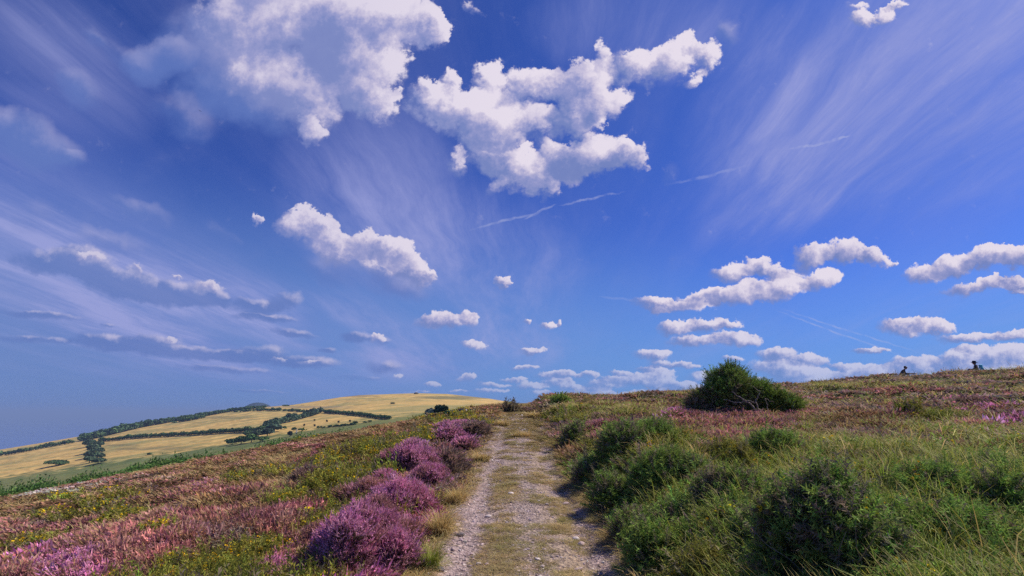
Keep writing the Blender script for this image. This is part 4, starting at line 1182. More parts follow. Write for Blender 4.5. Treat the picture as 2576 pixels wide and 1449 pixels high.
# the big gorse on the hillside: several lobes on leaning trunks
def big_gorse():
    g, s, dep = place(1868, 1038, 1.0)
    root = empty("gorse_bush", g, label="tall dark gorse bush with bare leaning branches, standing against the sky", cat="gorse bush")
    b = Bag(); bs = Bag(); bc = Bag()
    # lobes in picture units from the foot: dx, dz, radius x, radius z, kind, greyness
    lobes = [(-52, 86, 30, 26, DARKG, .12), (-20, 101, 29, 24, DARKG, .1), (8, 92, 20, 18, DARKG, .1), (-68, 55, 24, 22, DARKG, .2), (-30, 60, 46, 30, DARKG, .25), (20, 62, 36, 24, DARKG, .2), (54, 66, 20, 20, DARKG, .05),
             (-100, 30, 34, 28, DARKG, .5), (-66, 22, 40, 26, DARKG, .6), (-118, 14, 24, 20, GREYH, .6), (-20, 26, 50, 26, DARKG, .55), (30, 36, 40, 30, DARKG, .5),
             (62, 42, 30, 28, GORSE, .05), (85, 32, 34, 26, GORSE, .05), (108, 20, 32, 22, GORSE, .05), (128, 12, 22, 14, GORSE, .1), (95, 22, 30, 26, DARKG, .05), (60, 16, 40, 20, DARKG, .3)]
    ws = max(1.0, dep / 512 / 0.012) ** 0.75
    for (dx, dz, rx, rz, kind, grey) in lobes:
        rx, rz, dz = rx * 0.80, rz * 0.78, dz * (0.82 if dx < 40 else 0.74)
        c = np.array([dx * s, RNG.normal() * 12 * s, dz * s])
        n = 100
        d = RNG.normal(size=(n, 3)); d /= np.linalg.norm(d, axis=1, keepdims=True)
        k = RNG.uniform(0.6, 1.06, n)[:, None]
        p = c + d * k * np.array([rx * s, 0.85 * rx * s, rz * s])
        pal = palette(*(PALS[DARKG] if kind == GREYH else PALS[kind]), n, 0.22, 0.08)
        if kind == GORSE: pal = pal * np.array([0.62, 0.88, 0.7])
        dry = RNG.random(n) < grey
        pal[dry] = palette((0.16, 0.13, 0.10), (0.24, 0.195, 0.13), (0.34, 0.28, 0.20), int(dry.sum()), 0.2, 0.05)
        sc = np.exp(RNG.normal(0, 0.30, n)) * 1.05
        scatter(b, 'gorse', p, sc, sc * 1.0, pal, 1, d + np.array([0, 0, 0.55]))
        if dz > 40:      # long sprays that break the outline
            q = RNG.normal(size=(16, 3)); q[:, 2] = np.abs(q[:, 2]) + 0.3; q /= np.linalg.norm(q, axis=1, keepdims=True)
            sc = RNG.uniform(1.5, 2.5, 16)
            scatter(b, 'gorse', c + q * 0.82 * np.array([rx * s, rx * .85 * s, rz * s]), sc, sc * 0.7, palette(*PALS[DARKG], 16, 0.2, 0.06) * 0.75, 1, q + np.array([0, 0, 0.4]))
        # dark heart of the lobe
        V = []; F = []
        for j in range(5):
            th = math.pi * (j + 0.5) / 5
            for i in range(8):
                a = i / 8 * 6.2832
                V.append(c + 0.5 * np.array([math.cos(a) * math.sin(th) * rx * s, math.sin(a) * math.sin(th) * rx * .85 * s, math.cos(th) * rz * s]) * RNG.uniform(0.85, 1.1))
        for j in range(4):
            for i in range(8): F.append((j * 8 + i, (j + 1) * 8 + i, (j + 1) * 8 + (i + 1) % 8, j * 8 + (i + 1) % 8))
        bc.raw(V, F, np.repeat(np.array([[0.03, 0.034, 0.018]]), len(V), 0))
    b.build("spiny_shoots", m_spine, parent=root)
    bc.build("inner_twigs", m_wood, parent=root)
    # bare branches
    def branch(p0, p1, r0, r1, wob=0.05, n=7):
        p0 = np.array(p0) * s; p1 = np.array(p1) * s
        pts = [p0 + (p1 - p0) * i / n + RNG.normal(size=3) * wob * (0 < i < n) * np.linalg.norm(p1 - p0) for i in range(n + 1)]
        V = []; F = []
        for i, p in enumerate(pts):
            d = unit(pts[min(i + 1, n)] - pts[max(i - 1, 0)])
            e1 = unit(np.cross(d, np.array([0.1, 1, 0.2]))); e2 = np.cross(d, e1)
            r = r0 + (r1 - r0) * i / n
            for k in range(6): V.append(p + r * (e1 * math.cos(k * 1.0472) + e2 * math.sin(k * 1.0472)))
        for i in range(n):
            for k in range(6): F.append((i * 6 + k, i * 6 + (k + 1) % 6, i * 6 + 6 + (k + 1) % 6, i * 6 + 6 + k))
        bb = Bag(); bb.raw(V, F, np.repeat(np.array([[0.27, 0.22, 0.18]]) * RNG.uniform(0.8, 1.15), len(V), 0))
        bb.build("branch", m_wood, parent=root)
    fy = -62
    branch((18, fy + 6, -4), (-12, fy, 20), 0.035, 0.03); branch((-12, fy, 20), (-48, fy, 46), 0.03, 0.012); branch((-12, fy, 20), (-70, fy, 26), 0.02, 0.01)
    branch((18, fy + 4, -4), (6, fy, 20), 0.03, 0.024); branch((6, fy, 20), (22, fy + 2, 46), 0.024, 0.01); branch((6, fy, 20), (-14, fy, 24), 0.022, 0.014); branch((22, fy + 2, 46), (-4, fy + 8, 66), 0.012, 0.007)
    branch((36, fy, 0), (30, fy, 30), 0.02, 0.008); branch((30, fy, 30), (52, fy, 20), 0.01, 0.005); branch((95, fy + 6, -2), (104, fy, 26), 0.016, 0.007)
    EXCL.append((g[0], g[1], 80 * s, 1))
big_gorse()
gorse_bush(1411, 1018, 10, 13, "small dark gorse bush on the skyline right of the track top", DARKG, 1.0, 0, None, size=1.0, grey=0.0)
gorse_bush(1286, 1036, 4, 9, "small upright grey green bush on the skyline left of the track top", GREYH, 1.0, 0, None, name="shrub")

# dry grass tussocks beside and on the track
def tussock(px, py, hw, hh, label, kind=STRAW, n=40):
    g, rx, dep = place(px, py, hw)
    h = hh / 1288 * dep
    ws = max(1.0, dep / 512 / 0.010) ** 0.75
    a = RNG.uniform(0, 6.283, n); q = np.sqrt(RNG.random(n)) * rx * 0.7
    x = g[0] + np.cos(a) * q; y = g[1] + np.sin(a) * q
    p = np.stack([x - g[0], y - g[1], height(x, y) - g[2] - 0.01], -1)
    sc = np.full(n, h / 0.36) * np.exp(RNG.normal(0, 0.15, n))
    b = Bag(); pal = palette(*PALS[kind], n, 0.15, 0.06)
    scatter(b, 'grass', p, sc, sc * 0.9 * ws ** 0.5, pal, 0 if dep < 11 else 1)
    o = b.build("grass_tussock", m_grass, label=label, cat="grass tussock", group="grass tussocks on the track and its left verge")
    o.location = g
tussock(1110, 1345, 26, 66, "tall yellow green grass tussock on the left verge beside the purple heather")
tussock(1085, 1430, 24, 60, "grass tussock on the left verge at the bottom edge of the view", GRASS)
tussock(1150, 1265, 24, 44, "yellow grass tussock on the left verge by the bare heather twigs")
tussock(1212, 1160, 20, 30, "straw coloured grass tussock on the left verge farther up the track")
tussock(1312, 1098, 26, 18, "dry golden grass tussock in the middle of the track")
tussock(1262, 1070, 18, 20, "golden grass tussock at the left verge near the top of the track")
tussock(1345, 1050, 14, 22, "tall dry grass tussock under the right bank near the skyline")

# loose stones on the track
def stone(px, py, hw, label, col, flat=0.6):
    g, r, dep = place(px, py, hw)
    bm = bmesh.new()
    bmesh.ops.create_icosphere(bm, subdivisions=2, radius=1.0)
    sd = RNG.uniform(0, 50)
    for v in bm.verts:
        k = 1 + 0.55 * (float(fbm(np.array(v.co.x * 1.3 + sd), np.array(v.co.y * 1.3 + v.co.z * 1.7), 3, 3)) - 0.5)
        v.co = Vector((v.co.x * r * k * 1.2, v.co.y * r * k * 0.9, v.co.z * r * flat * k))
    me = bpy.data.meshes.new("stone"); bm.to_mesh(me); bm.free()
    me.materials.append(plain_mat("stone_" + label.split()[0], col, 0.9, 0.2, 0.3, 60))
    o = bpy.data.objects.new("stone", me)
    o.location = (g[0], g[1], g[2] + r * flat * 0.45 + 0.01); o.rotation_euler = (RNG.uniform(-.2, .2), RNG.uniform(-.2, .2), RNG.uniform(0, 6))
    link(o, label=label, cat="stone", group="loose stones on the track")
PK, GY, WH = (0.40, 0.30, 0.29), (0.15, 0.13, 0.14), (0.55, 0.47, 0.46)
stone(1156, 1346, 12, "dark grey flat stone in the left wheel rut", GY, 0.45)
stone(1149, 1325, 9, "pinkish square stone above the dark flat one in the left rut", PK)
stone(1449, 1348, 9, "pale stone at the edge of the bank's shadow on the right", WH)
stone(1462, 1362, 10, "pink stone just below the pale one by the shadow on the right", PK)
stone(1229, 1294, 7, "small long pale stone on the turf left of the middle", WH, 0.4)
stone(1203, 1410, 6, "small round pale stone near the bottom of the track", WH)
stone(1106, 1436, 11, "dark angular stone at the bottom left of the track", GY)
stone(1455, 1428, 12, "broad pale pink stone at the bottom right of the track", PK, 0.35)
stone(1353, 1412, 8, "pale flat stone low in the middle of the track", WH, 0.4)
stone(1286, 1243, 8, "pale stone on the bare middle strip of the track", WH, 0.45)
stone(1423, 1262, 8, "pinkish stone on the right rut above the shadow", PK, 0.5)
stone(1140, 1383, 7, "mauve stone low in the left rut", PK, 0.6)
# ------------------------------------------------------------------ ground cover
def cover(N):
    az = RNG.uniform(RAD(-60), RAD(60), N)
    u = RNG.random(N)
    r0, r1 = 2.2, 82.0
    r = r0 * (r1 / r0) ** u
    x = r * np.sin(az); y = r * np.cos(az)
    xe = x - xpath(y)
    keep = (np.abs(xe) > wpath(y) * 0.99) & (y > 1.2) & ((xe < 0) | (r < 56)) & ((xe > 0) | (y < 68))
    for (ex, ey, er, _h) in EXCL:
        keep &= ((x - ex) ** 2 + (y - ey) ** 2) > (er * 0.82) ** 2
    x, y, r, xe = x[keep], y[keep], r[keep], xe[keep]
    z = height(x, y)
    return x, y, z, r, xe

x, y, z, r, xe = cover(105000)
k = zone(x, y, z)
off = np.abs(xe) - wpath(y)
ws = np.maximum(1.0, r / 7.0) ** 0.56
hs = np.maximum(1.0, r / 9.0) ** 0.10
edge = 0.45 + 0.55 * sstep(0.0, 0.6, off)
jit = np.exp(RNG.normal(0, 0.2, len(x)))
pos = np.stack([x, y, z - 0.02], -1)

bh, bg, bs, bb, bf = Bag(), Bag(), Bag(), Bag(), Bag()
for kind in (BROWN, PINK, PURPLE, GREYH, PALE):
    m = (k == kind)
    n = int(m.sum())
    if not n: continue
    pal = palette(*PALS[kind], n, 0.26, 0.10)
    right = xe[m] > 0
    pal[right] *= np.array([1.0, 1.0, 1.05])
    pal *= (0.55 + 0.9 * fbm(x[m] / 0.55, y[m] / 0.55, 401, 2))[:, None, None]
    scatter(bh, 'heather', pos[m], 0.95 * hs[m] * jit[m] * edge[m] * np.where(right, np.where(r[m] < 11, 0.62, 1.15), 0.80), ws[m] * 1.15, pal)
for kind in (GORSE, DARKG):
    m = (k == kind) & ((RNG.random(len(x)) < 0.7) | (xe < 0) | (r > 14))
    n = int(m.sum())
    pal = palette(*PALS[kind], n, 0.24, 0.08)
    pal *= (0.6 + 0.8 * fbm(x[m] / 0.7, y[m] / 0.7, 411, 2))[:, None, None]
    dry = RNG.random(n) < 0.15
    pal[dry] = palette((0.16, 0.13, 0.10), (0.22, 0.18, 0.12), (0.32, 0.27, 0.20), int(dry.sum()), 0.2, 0.05)
    scatter(bg, 'gorse', pos[m], 1.15 * hs[m] * jit[m] * edge[m] * np.where((xe[m] > 0) & (r[m] < 16), 0.85, 1.15), ws[m] * 1.25, pal)
    fm = m & (RNG.random(len(x)) < (np.where(xe < 0, 0.60, 0.12) if kind == GORSE else 0.05))
    nf = int(fm.sum())
    fp = pos[fm] + np.stack([np.zeros(nf), np.zeros(nf), 0.21 * hs[fm] * edge[fm]], -1)
    scatter(bf, 'flower', fp, ws[fm], ws[fm] * 1.1, palette((.7, .5, .03), (.7, .5, .03), (0.86, 0.62, 0.03), nf, 0.12, 0.05))
for kind in (STRAW, GRASS):
    m = (k == kind)
    n = int(m.sum())
    pal = palette(*PALS[kind], n, 0.2, 0.08)
    right = xe[m] > 0
    short = np.where(off[m] < 0.4, 0.45, 1.0)
    scatter(bs, 'grass', pos[m], 0.85 * hs[m] * jit[m] * short * np.where(right, 1.15, 0.75), ws[m] * 1.1 * np.where(right, 1.0, 0.9), pal)
# the belt of bracken along the break of slope
nB = 15000
YB = RNG.uniform(52, 69, nB); UB = RNG.uniform(-1.25, -0.06, nB)
XB = YB * UB
keep = fbm(XB / 4, YB / 3, 301, 3) > 0.47 - 0.25 * sstep(55, 62, YB)
XB, YB, UB = XB[keep], YB[keep], UB[keep]
nB = len(XB)
hB = (1.3 + 1.3 * sstep(-0.15, -0.8, UB)) * np.exp(RNG.normal(0, .25, nB)) * sstep(50, 58, YB) * (0.55 + 0.9 * fbm(XB / 6, YB / 6, 303, 2))
scatter(bb, 'bracken', np.stack([XB, YB, height(XB, YB) - 0.05], -1), hB, np.full(nB, 3.0), palette(*PALS[BRACK], nB, 0.28, 0.10))

# straggling straw stems over everything
def stems(N, h, kind, where, wd=1.0, tpl='grass'):
    X, Y, Z, R_, XE = cover(N)
    ok = where(X, Y, Z, R_, XE)
    X, Y, Z, R_, XE = X[ok], Y[ok], Z[ok], R_[ok], XE[ok]
    n = len(X)
    W = np.maximum(1.0, R_ / 7.0) ** 0.72
    scatter(bs, tpl, np.stack([X, Y, Z], -1), h * np.exp(RNG.normal(0, 0.25, n)), W * wd, palette(*PALS[kind], n, 0.18, 0.06))
stems(1500, 0.8, STRAW, lambda X, Y, Z, R_, XE: (R_ > 9) & (XE > 0.9 + wpath(Y)) & (fbm(X / 2, Y / 2, 202, 2) > 0.42))
stems(3000, 0.95, STRAW, lambda X, Y, Z, R_, XE: (XE < -0.5 - wpath(Y)) & (fbm(X / 2, Y / 2, 203, 2) > 0.50), 0.8)
stems(2600, 0.95, GRASS, lambda X, Y, Z, R_, XE: (R_ > 9) & (XE > 0.5 + wpath(Y)) & (fbm(X / 3, Y / 3, 204, 2) > 0.45))
stems(20000, 0.95, STRAW, lambda X, Y, Z, R_, XE: (R_ > 6.5) & (R_ < 19 + 8 * fbm(X / 4, Y / 4, 208, 2)) & (XE > 0.7 + wpath(Y)) & (fbm(X / 2.5, Y / 2.5, 205, 2) > 0.40), 0.9, 'bent')
# tall bents against the sky along the crest
X, Y, Z, R_, XE = cover(9000)
ok = (XE > 12) & (R_ > 36) & (R_ < 48)
n = int(ok.sum())
scatter(bs, 'grass', np.stack([X, Y, Z], -1)[ok], np.full(n, 2.0) * np.exp(RNG.normal(0, .2, n)), np.full(n, 1.3), palette((.10, .09, .06), (.14, .12, .08), (.18, .15, .10), n, .2, .05), 2)
# grass on the track
X0 = RNG.uniform(-1.0, 1.0, 30000); Y0_ = 2.5 * (46 / 2.5) ** RNG.random(30000)
nt_ = fbm(X0 / 0.35, Y0_ / 0.6, 61, 4) + 0.25 * vnoise(X0 / 0.12, Y0_ / 0.12, 65)
uu = X0 + 0.25 * (nt_ - 0.6)
bare = np.exp(-((uu + 0.74) / 0.28) ** 2) + 0.75 * np.exp(-((uu - 0.05) / 0.20) ** 2) + 0.6 * np.exp(-((uu - 0.7) / 0.18) ** 2)
bare = bare * sstep(40, 14, Y0_)
keep = (RNG.random(30000) > bare * 1.1) & (nt_ > 0.60)
X0, Y0_ = X0[keep], Y0_[keep]
X1 = xpath(Y0_) + X0 * wpath(Y0_)
n = len(X1)
W = np.maximum(1.0, Y0_ / 6.0) ** 0.8
ed = 1 + 1.2 * sstep(0.75, 1.0, np.abs(X0))
pal = palette((0.30, 0.23, 0.10), (0.41, 0.31, 0.14), (0.50, 0.40, 0.21), n, 0.2, 0.06)
gm = fbm(X1 / 0.4, Y0_ / 0.7, 88, 3) > 0.58
pal[gm] *= np.array([0.82, 0.88, 0.75])
scatter(bs, 'grass', np.stack([X1, Y0_, height(X1, Y0_) + 0.008], -1), 0.075 * np.exp(RNG.normal(0, .35, n)) * ed * W ** 0.4, 0.42 * W * ed ** 0.5, pal)

bh.build("heather", m_leaf, kind='stuff', label="low heather in brown, pink and purple covering the moor")
bg.build("dwarf_gorse", m_spine, kind='stuff', label="low green dwarf gorse scattered through the heather")
bf.build("gorse_flowers", m_leaf, kind='stuff', label="tiny yellow gorse flowers speckling the green patches")
bs.build("grass", m_grass, kind='stuff', label="straw and olive grass growing over the moor and the track")
bb.build("bracken", m_leaf, kind='stuff', label="bright green bracken along the lower edge of the moor")

# gravel: small loose stones, far too many to count
def gravel_tpl():
    t = Tpl()
    bm = bmesh.new(); bmesh.ops.create_icosphere(bm, subdivisions=1, radius=1.0)
    q = R2.uniform(0.6, 1.2, 3); q[2] *= 0.6
    for v in bm.verts:
        t.v.append(np.array(v.co) * q * R2.uniform(0.8, 1.15)); t.w.append(LEAF)
    for f in bm.faces: t.f.append(tuple(v.index for v in f.verts))
    bm.free()
    return t.done()
LODS['gravel'] = [[gravel_tpl() for _ in range(8)]] * 3
n = 22000
X0 = RNG.uniform(-1.0, 1.0, n); Y0_ = 2.8 * (30 / 2.8) ** RNG.random(n)
bare = np.exp(-((X0 + 0.74) / 0.26) ** 2) + 0.5 * np.exp(-((X0 - 0.05) / 0.25) ** 2) + 0.4 * np.exp(-((X0 - 0.68) / 0.2) ** 2) + 0.08
keep = RNG.random(n) < bare
X0, Y0_ = X0[keep], Y0_[keep]
X1 = xpath(Y0_) + X0 * wpath(Y0_); n = len(X1)
sz = 0.008 * np.exp(RNG.normal(0, 0.5, n)) * np.maximum(1, Y0_ / 7) ** 0.6
pal = palette((.3, .25, .25), (0.38, 0.305, 0.30), (.3, .25, .25), n, 0.38, 0.05)
bq = Bag(); scatter(bq, 'gravel', np.stack([X1, Y0_, height(X1, Y0_) + 0.012], -1), sz, sz * 1.1, pal)
m_gr = leaf_mat("gravel_stone", 0.0, 0.9, 0.2, 0.2)
bq.build("gravel", m_gr, kind='stuff', label="pinkish grey gravel in the wheel ruts")
# ------------------------------------------------------------------ far hedges, trees, walls
m_far = leaf_mat("far_foliage", 0.10, 0.8, 0.1, 0.25)
m_bark = plain_mat("bark", (0.12, 0.095, 0.07), 0.9, 0.1)

def crown_bag(bag, c, rx, ry, rz, n, size, col, var=0.25, solid=True):
    """leaf sprays spread through an uneven crown, over a dark inner mass of twigs"""
    c = np.array(c)
    col = np.array(col) * (1.65 if max(col) < 0.1 else 1.15)
    d = RNG.normal(size=(n, 3)); d /= np.linalg.norm(d, axis=1, keepdims=True)
    d[:, 2] = np.where(d[:, 2] < -0.35, -d[:, 2] * 0.5, d[:, 2])
    lump = 0.80 + 0.45 * fbm(d[:, 0] * 1.7 + c[0], d[:, 1] * 1.7 + d[:, 2] * 1.3 + c[1], 5, 3)
    k = (RNG.uniform(0.70, 1.0, n) * lump)[:, None]
    p = c + d * k * np.array([rx, ry, rz])
    a = RNG.normal(size=(n, 3)); a /= np.linalg.norm(a, axis=1, keepdims=True)
    a = a * 0.8 + d * 0.9
    a /= np.linalg.norm(a, axis=1, keepdims=True)
    ref = RNG.normal(size=(n, 3))
    e1 = np.cross(a, ref); e1 /= np.linalg.norm(e1, axis=1, keepdims=True)
    e2 = np.cross(a, e1)
    s = (size * np.exp(RNG.normal(0, 0.3, n)))[:, None]
    V = np.stack([p - e1 * s, p + e2 * s * 0.8 + a * s * .3, p + e1 * s, p - e2 * s * 0.8 + a * s * .3], 1).reshape(-1, 3)
    F = np.arange(n * 4).reshape(-1, 4)
    cc = col[None] * np.exp(RNG.normal(0, var, (n, 1))) * np.exp(RNG.normal(0, 0.07, (n, 3)))
    bag.V.append(V.astype(np.float32)); bag.C.append(np.repeat(cc, 4, 0).astype(np.float32))
    bag.F.append((F + bag.n).ravel()); bag.S.append(np.full(n, 4)); bag.n += n * 4
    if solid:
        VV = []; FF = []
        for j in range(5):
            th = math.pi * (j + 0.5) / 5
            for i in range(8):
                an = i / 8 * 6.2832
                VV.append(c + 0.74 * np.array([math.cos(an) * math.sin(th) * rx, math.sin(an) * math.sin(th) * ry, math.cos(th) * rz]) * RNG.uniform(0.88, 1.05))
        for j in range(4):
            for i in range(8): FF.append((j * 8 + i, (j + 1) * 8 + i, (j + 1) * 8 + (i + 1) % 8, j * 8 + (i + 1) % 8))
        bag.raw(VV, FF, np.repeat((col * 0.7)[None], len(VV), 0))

GREEN = (0.075, 0.125, 0.045)

def hedge(line, hpx, label, name="hedge", cat="hedge", kind=None, group=None, rows=1, step=0.9, col=GREEN, vary=0.3, gaps=0.0, rowstep=0.0, sharp=1.0):
    """a run of bushes along a line of the picture; hpx: height in picture units (number or one per point)"""
    pts = []
    L = np.array(line, float)
    hh = np.full(len(L), float(hpx)) if np.isscalar(hpx) else np.array(hpx, float)
    for i in range(len(L) - 1):
        n = max(2, int(abs(L[i + 1, 0] - L[i, 0]) / 4))
        for j in range(n):
            t = j / n
            pts.append((*(L[i] * (1 - t) + L[i + 1] * t), hh[i] * (1 - t) + hh[i + 1] * t))
    w = []
    for (px, py, h) in pts:
        g = ground_hit(px, py)
        if g is None: continue
        dep = g[1] * CP + (g[2] - EYE) * SP
        w.append((g[0], g[1], g[2], h / 1288 * dep))
    w = np.array(w)
    if len(w) < 2: return None
    seg = np.hypot(np.diff(w[:, 0]), np.diff(w[:, 1])); s = np.concatenate([[0], np.cumsum(seg)])
    b = Bag()
    q = 0.0
    dirx = np.gradient(w[:, 0]); diry = np.gradient(w[:, 1])
    while q < s[-1]:
        x = np.interp(q, s, w[:, 0]); y = np.interp(q, s, w[:, 1]); H = np.interp(q, s, w[:, 3])
        tx = np.interp(q, s, dirx); ty = np.interp(q, s, diry); tl = math.hypot(tx, ty) + 1e-6
        if RNG.random() >= gaps:
            for row in range(rows):
                o = (row - (rows - 1) / 2) * rowstep * H + RNG.normal() * 0.12 * H
                xx, yy = x - ty / tl * o, y + tx / tl * o
                h = H * RNG.uniform(1 - vary, 1 + vary * 0.6)
                zz = float(height(xx, yy, False))
                px_m = yy / 512
                sz = max(0.16 * h, 0.55 * px_m)
                n = int(min(140, max(24, 5.0 * (h / sz) ** 2)))
                c = np.array(col) * RNG.uniform(0.75, 1.25)
                crown_bag(b, (xx, yy, zz + h * 0.48), h * 0.62, h * 0.62, h * 0.55, n, sz, c)
        q += step * max(H, 0.5)
    # stands on a mean ground point
    return b.build(name, m_far, label=label, cat=None if kind == 'stuff' else cat, group=group, kind=kind)

HG = "hedgerows between the golden fields"
hedge([(0, 1148), (60, 1138), (130, 1124), (195, 1113)], 10, "dark hedge across the leftmost golden field above the sea", group=HG)
hedge([(252, 1112), (333, 1103), (420, 1098), (500, 1094), (590, 1088), (668, 1084)], [9, 9, 9, 10, 10, 12], "long dark hedge between the two middle fields, running right to the valley trees", group=HG)
hedge([(675, 1078), (700, 1068), (735, 1060), (775, 1049), (812, 1038)], [20, 18, 16, 15, 14], "tall row of rounded trees climbing the hill to the corner of the upper field", name="tree_row", cat="tree row", group=None, step=0.95, col=(0.048, 0.080, 0.045))
hedge([(816, 1038), (860, 1041), (910, 1047), (980, 1056)], [7, 7, 8, 9], "thin dark hedge running right and down from the top of the tree row", group=HG)
hedge([(590, 1037), (640, 1034), (700, 1034), (770, 1036)], [4, 7, 7, 4], "broken low hedge along the upper field below the summit", gaps=0.2, group=HG, vary=0.5)
hedge([(800, 1078), (860, 1072), (900, 1068)], 5, "low scrubby hedge beside the pale lane in the valley", gaps=0.25, group=HG, vary=0.5)
hedge([(455, 1061), (490, 1056), (520, 1050)], [9, 9, 7], "short dark thicket below the woodland strip on the ridge", name="thicket", cat="thicket", rows=2, rowstep=0.9)
# woodland along the crest above the sea: one mass
hedge([(214, 1108), (250, 1100), (300, 1088), (350, 1076), (400, 1067), (450, 1058), (500, 1050), (560, 1039), (610, 1031), (667, 1025)], [14, 16, 16, 14, 11, 10, 9, 8, 6, 4], "dark woodland strip along the ridge above the sea", name="woodland", kind='stuff', rows=3, rowstep=1.3, step=0.8, col=(0.062, 0.105, 0.045))

def tree(px, py, hw, hpx, label, name="broadleaf_tree", cat="tree", col=GREEN, group=None, leaf=0.13, trunk=0.16):
    g, r, dep = place(px, py, hw)
    h = hpx / 1288 * dep
    root = empty(name, g, label=label, cat=cat, group=group)
    b = Bag()
    px_m = dep / 512
    sz = max(leaf * h, 0.5 * px_m)
    nl = 6
    for i in range(nl):
        a = i / nl * 6.283 + RNG.uniform(-.4, .4)
        f = RNG.uniform(0.35, 0.55)
        n = int(min(170, max(36, 5.5 * (h * .6 / sz) ** 2)))
        crown_bag(b, (math.cos(a) * r * f, math.sin(a) * r * f, h * RNG.uniform(0.42, 0.68)), r * 0.62, r * 0.62, h * 0.33, n, sz, np.array(col) * RNG.uniform(0.75, 1.3))
    crown_bag(b, (0, 0, h * 0.62), r * 0.7, r * 0.7, h * 0.36, 60, sz, col)
    b.build("crown", m_far, parent=root)
    bt = Bag()
    V = []; F = []
    for j in range(5):
        for i in range(7):
            a = i / 7 * 6.283; q = h * 0.045 * (1.5 - 0.9 * j / 4)
            V.append((math.cos(a) * q + 0.02 * h * math.sin(j), math.sin(a) * q, -0.2 + h * trunk * 4 * j / 4))
    for j in range(4):
        for i in range(7): F.append((j * 7 + i, j * 7 + (i + 1) % 7, j * 7 + 7 + (i + 1) % 7, j * 7 + 7 + i))
    bt.raw(V, F, np.repeat(np.array([[0.11, 0.09, 0.07]]), len(V), 0))
    bt.build("trunk", m_wood, parent=root)
    return root

TG = "trees in the belt running down between the two lower fields"
for (px, py, hw, h, lab) in [
    (222, 1124, 13, 18, "topmost left tree of the belt below the woodland strip"),
    (247, 1125, 11, 15, "topmost right tree of the belt, beside the end of the long hedge"),
    (232, 1138, 14, 20, "second tree down the belt, with its shadow on the left field"),
    (250, 1140, 9, 13, "small tree on the right side of the belt"),
    (226, 1151, 13, 18, "third tree down the belt, dark and round"),
    (245, 1155, 14, 17, "grey green tree low on the right side of the belt"),
    (224, 1165, 15, 17, "lowest left tree of the belt just above the bracken"),
    (246, 1167, 16, 15, "lowest right tree of the belt just above the bracken")]:
    tree(px, py, hw, h, lab, group=TG, col=(0.055, 0.085, 0.045))
VG = "trees crowding the valley bottom"
for (px, py, hw, h, lab, c) in [
    (583, 1118, 15, 14, "leftmost rounded green tree of the valley group", (0.05, 0.095, 0.03)),
    (606, 1117, 15, 20, "tall mid green tree in front of the valley group", (0.055, 0.10, 0.032)),
    (632, 1113, 16, 20, "bright green tree at the front centre of the valley group", (0.065, 0.115, 0.035)),
    (625, 1101, 14, 18, "dark tree behind the centre of the valley group", (0.045, 0.075, 0.035)),
    (650, 1100, 15, 18, "grey green tree behind the bright green one in the valley", (0.07, 0.09, 0.05)),
    (672, 1098, 15, 20, "blue green tree at the foot of the tree row", (0.045, 0.07, 0.045)),
    (690, 1087, 18, 20, "large dark round tree ending the tree row in the valley", (0.04, 0.065, 0.042)),
    (660, 1111, 14, 13, "low green tree at the right front of the valley group", (0.06, 0.10, 0.032)),
    (716, 1080, 5, 8, "small round tree alone right of the large dark valley tree", GREEN),
    (739, 1084, 6, 9, "small tree just left of the pale bare trunk", GREEN),
    (758, 1085, 8, 7, "wide low tree right of the pale bare trunk", GREEN),
    (729, 1099, 5, 14, "dark narrow tree in front of the pale lane", (0.03, 0.045, 0.025))]:
    tree(px, py, hw, h, lab, group=VG, col=c)
CG = "trees of the copse under the summit"
tree(1084, 1053, 17, 25, "tallest dark blue green tree at the left of the copse below the summit", group=CG, col=(0.030, 0.052, 0.045))
tree(1108, 1054, 16, 22, "dark rounded tree in the middle of the copse below the summit", group=CG, col=(0.032, 0.055, 0.042))
tree(1132, 1053, 15, 15, "lower green tree at the right of the copse below the summit", group=CG, col=(0.04, 0.07, 0.04))
BG = "bushes dotted over the far fields"
for (px, py, hw, h, lab) in [
    (140, 1172, 26, 15, "large rounded green bush on the edge of the lowest left field"),
    (829, 1074, 5, 4, "small dark bush in the lower right field"), (894, 1067, 6, 7, "round bush beside the lane at the right of the valley"),
    (918, 1064, 5, 4, "small bush right of the round lane bush"), (930, 1062, 5, 4, "small bush next to the moor edge, right of the lane bushes"),
    (375, 1144, 5, 4, "tiny dark bush in the middle of the wide lower field"), (437, 1064, 7, 4, "low bush in the upper left field"), (720, 1022, 9, 3, "flat dark bush high on the summit slope"),
    (988, 1016, 5, 3, "tiny bush on the summit slope left of centre")]:
    tree(px, py, hw, h, lab, name="bush", cat="bush", group=BG, trunk=0.08, col=(0.05, 0.085, 0.03) if px < 200 else GREEN)
SG = "young trees planted out in the valley field"
for (px, py, lab) in [(765, 1072, "leftmost young tree in the triangular valley field"), (791, 1060, "upper young tree near the middle of the triangular field"), (791, 1073, "lower young tree near the middle of the triangular field"),
                      (822, 1062, "young tree right of the middle of the triangular field"), (851, 1064, "young tree toward the right of the triangular field"), (880, 1062, "rightmost young tree in the triangular field")]:
    tree(px, py, 1.6, 5, lab, name="young_tree", group=SG, col=(0.09, 0.085, 0.05), trunk=0.13)

